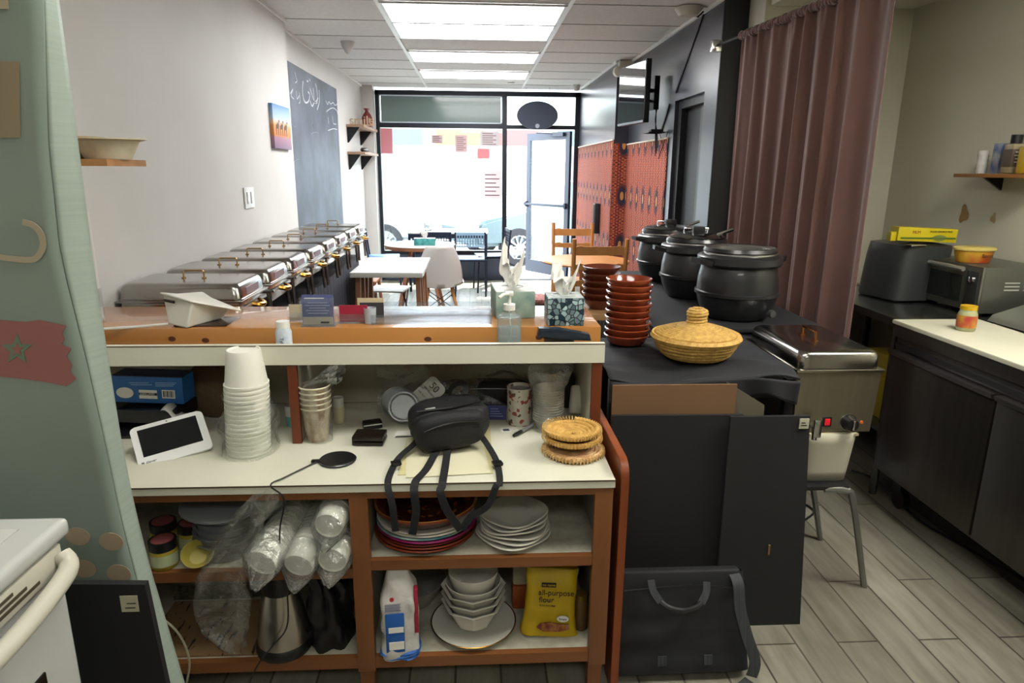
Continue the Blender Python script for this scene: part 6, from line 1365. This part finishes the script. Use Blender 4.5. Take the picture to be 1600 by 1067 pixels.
B().lathe([(0, 0), (.062, 0), (.066, .006), (.078, .06), (0, .06)], 32, (0, 0, 0), 1.15, .85).build('tub_body', mat('margarine_print', '#b9952a', .4, 0, '#a8401e', 14, (.6, .6, 1)), t); B().lathe([(0, .072), (.075, .072), (.084, .066), (.084, .058), (.078, .056)], 32, (0, 0, 0), 1.15, .85).build('lid', mat('pale_yellow_lid', '#b3a05a', .4), t)
text('Becel', .024, mat('brown_print', '#4a2412', .5), t, (.02, -.0645, .034), (radians(80), 0, 0))
t = thing('glass_jar', 'glass jar with yellow lid and red label on the cutting board', 'jar', (2.02, 2.60, .8725))
B().lathe([(0, 0), (.032, 0), (.036, .006), (.036, .07), (.030, .085), (.028, .092)], 28).build('glass', mat('jar_glass', '#9a9a72', .08, coat=.5), t)
B().lathe([(.0365, .015), (.0368, .065)], 28).build('label', mat('red_yellow_label', '#a0322c', .5, 0, '#b58a2a', 22), t); B().cyl(0, 0, .088, .104, .031, 28).build('lid', mat('yellow_lid', '#b8930e', .35), t)
t = thing('wall_shelf', 'small wooden wall shelf with bottles at the right edge', 'shelf', (2.60, 3.25, 1.50))
B().box(-.16, 0, -.3, .16, -.018, 0, .002).build('board', mat('orange_shelf_wood', '#8f5f2c', .5, 0, '#7d5226', 10, (1, .2, 1)), t); B().prism([(-.10, -.018), (0, -.018), (0, -.08)], .02, .035, 'Y').build('bracket', BLACKM, t)
def shelf_item(px0, px1, pyt, X_, build): pass
S = 1.501
first = None
for k in range(5):
    lab = 'small white pot %s in the stack on the right wall shelf' % ORD[4-k]; loc = (2.52, 3.33, S+.022*k)
    if first is None:
        first = thing('white_pot', lab, 'pot', loc, 0, 'white pots on the right wall shelf'); B().lathe([(0, 0), (.022, 0), (.026, .02), (.028, .022), (.024, .022), (.02, .003), (0, .003)], 20).build('pot_body', WHITE, first)
    else: dup(first, loc, 0, lab)
t = thing('salt_carton', 'blue and white carton behind the white pots on the right wall shelf', 'carton', (2.53, 3.22, S)); B().box(-.03, .03, -.025, .025, 0, .14, .003).build('carton_body', mat('salt_blue', '#2c4f86', .5, 0, '#b9b9b4', 12), t)
t = thing('spice_bottle', 'clear brown-labelled spice bottle with black cap on the right wall shelf', 'bottle', (2.51, 3.12, S)); B().box(-.034, .034, -.03, .03, 0, .135, .01).build('body', mat('amber_body', '#8f8468', .25), t); B().box(-.035, .035, -.031, .031, .03, .11, .003).build('label', mat('grey_brown_label', '#55483e', .5), t); B().cyl(0, 0, .134, .175, .024).build('cap', BLACK, t)
lines([(-.02, .02, .095), (-.024, .02, .08), (-.018, .016, .065), (-.02, .01, .05)], PAPER, t, -.0316, h=.004)
t = thing('spice_bottle', 'yellow bottle cut by the right edge of the frame on the wall shelf', 'bottle', (2.50, 3.02, S)); B().box(-.03, .03, -.03, .03, 0, .12, .01).build('body', mat('yellow_bottle', '#b3941a', .35), t); B().cyl(0, 0, .118, .15, .02).build('cap', mat('grey_cap2', '#77776e', .4), t)
# stains on the right wall
for px, py, r, cl in ((1506, 335, .045, '#8f6f42'), (1552, 341, .025, '#988560')):
    q = atX(px, py, 2.598); b = B(); b.lathe([(0, -.0012), (r, -.0002)], 20, (q.x, q.y, q.z), .7, 1, 'X', wob=lambda r_, a, z: r_*(1+.25*sin(3*a+r*90))); o = b.build('trim_%d' % (px % 50+10), mat('stain_%d' % px, cl, .6)); struct(o)
# curtain on a rod
t = thing('curtain', 'brown mauve curtain hanging on a rod between dining room and kitchen', 'curtain', (0, 0, 0))
cm = mat('mauve_brown_velvet', '#6e504a', .8, 0, '#76564f', 3, bump=.2, bscale=250, sheen=.25)
RP0, RP1 = Vector((1.545, 4.13, 2.262)), Vector((1.700, 2.90, 2.275))
def cu(u, v):
    q = RP0.lerp(RP1, u); z = .12+(q.z+.004-.12)*v; d = Vector((RP1.x-RP0.x, RP1.y-RP0.y, 0)).normalized(); n_ = Vector((-d.y, d.x, 0))
    ph = u*2*pi*9.0+.9*sin(u*11)+.5*sin(u*23+1); amp = .045*(1-.55*v)*(.55+.45*sin(u*17+2)**2)
    w = sin(ph)*amp+.012*sin(ph*2.3+v*1.5)*(1-v)
    top = .006*sin(u*160)*max(0, (v-.93)/.07)
    k = max(0, (u-.88)/.12); n2 = .03*k
    return (q.x-n_.x*(w+top)*-1+.0, q.y+n_.y*(w+top)+.012*sin(ph+1.2)*(1-v*.5)-n2, z)
B().grid(cu, 340, 34).build('cloth', cm, t, solid=.003, angle=80)
b = B(); NP = 220
b.tube([RP0.lerp(RP1, k/NP)+Vector((0, 0, .002*sin(k*1.9))) for k in range(NP+1)], lambda q: .021+.0035*sin(q*330)+.002*sin(q*140), 12); b.build('rod_pocket', cm, t, angle=80)
B().tube([Vector((1.50, 4.44, 2.258)), RP0, RP1, Vector((1.74, 2.6, 2.278))], .009).build('rod', BLACKM, t)
b = B(); b.box(1.47, 1.53, 4.40, 4.448, 2.22, 2.29, .004); b.build('rod_bracket', CHROME, t)
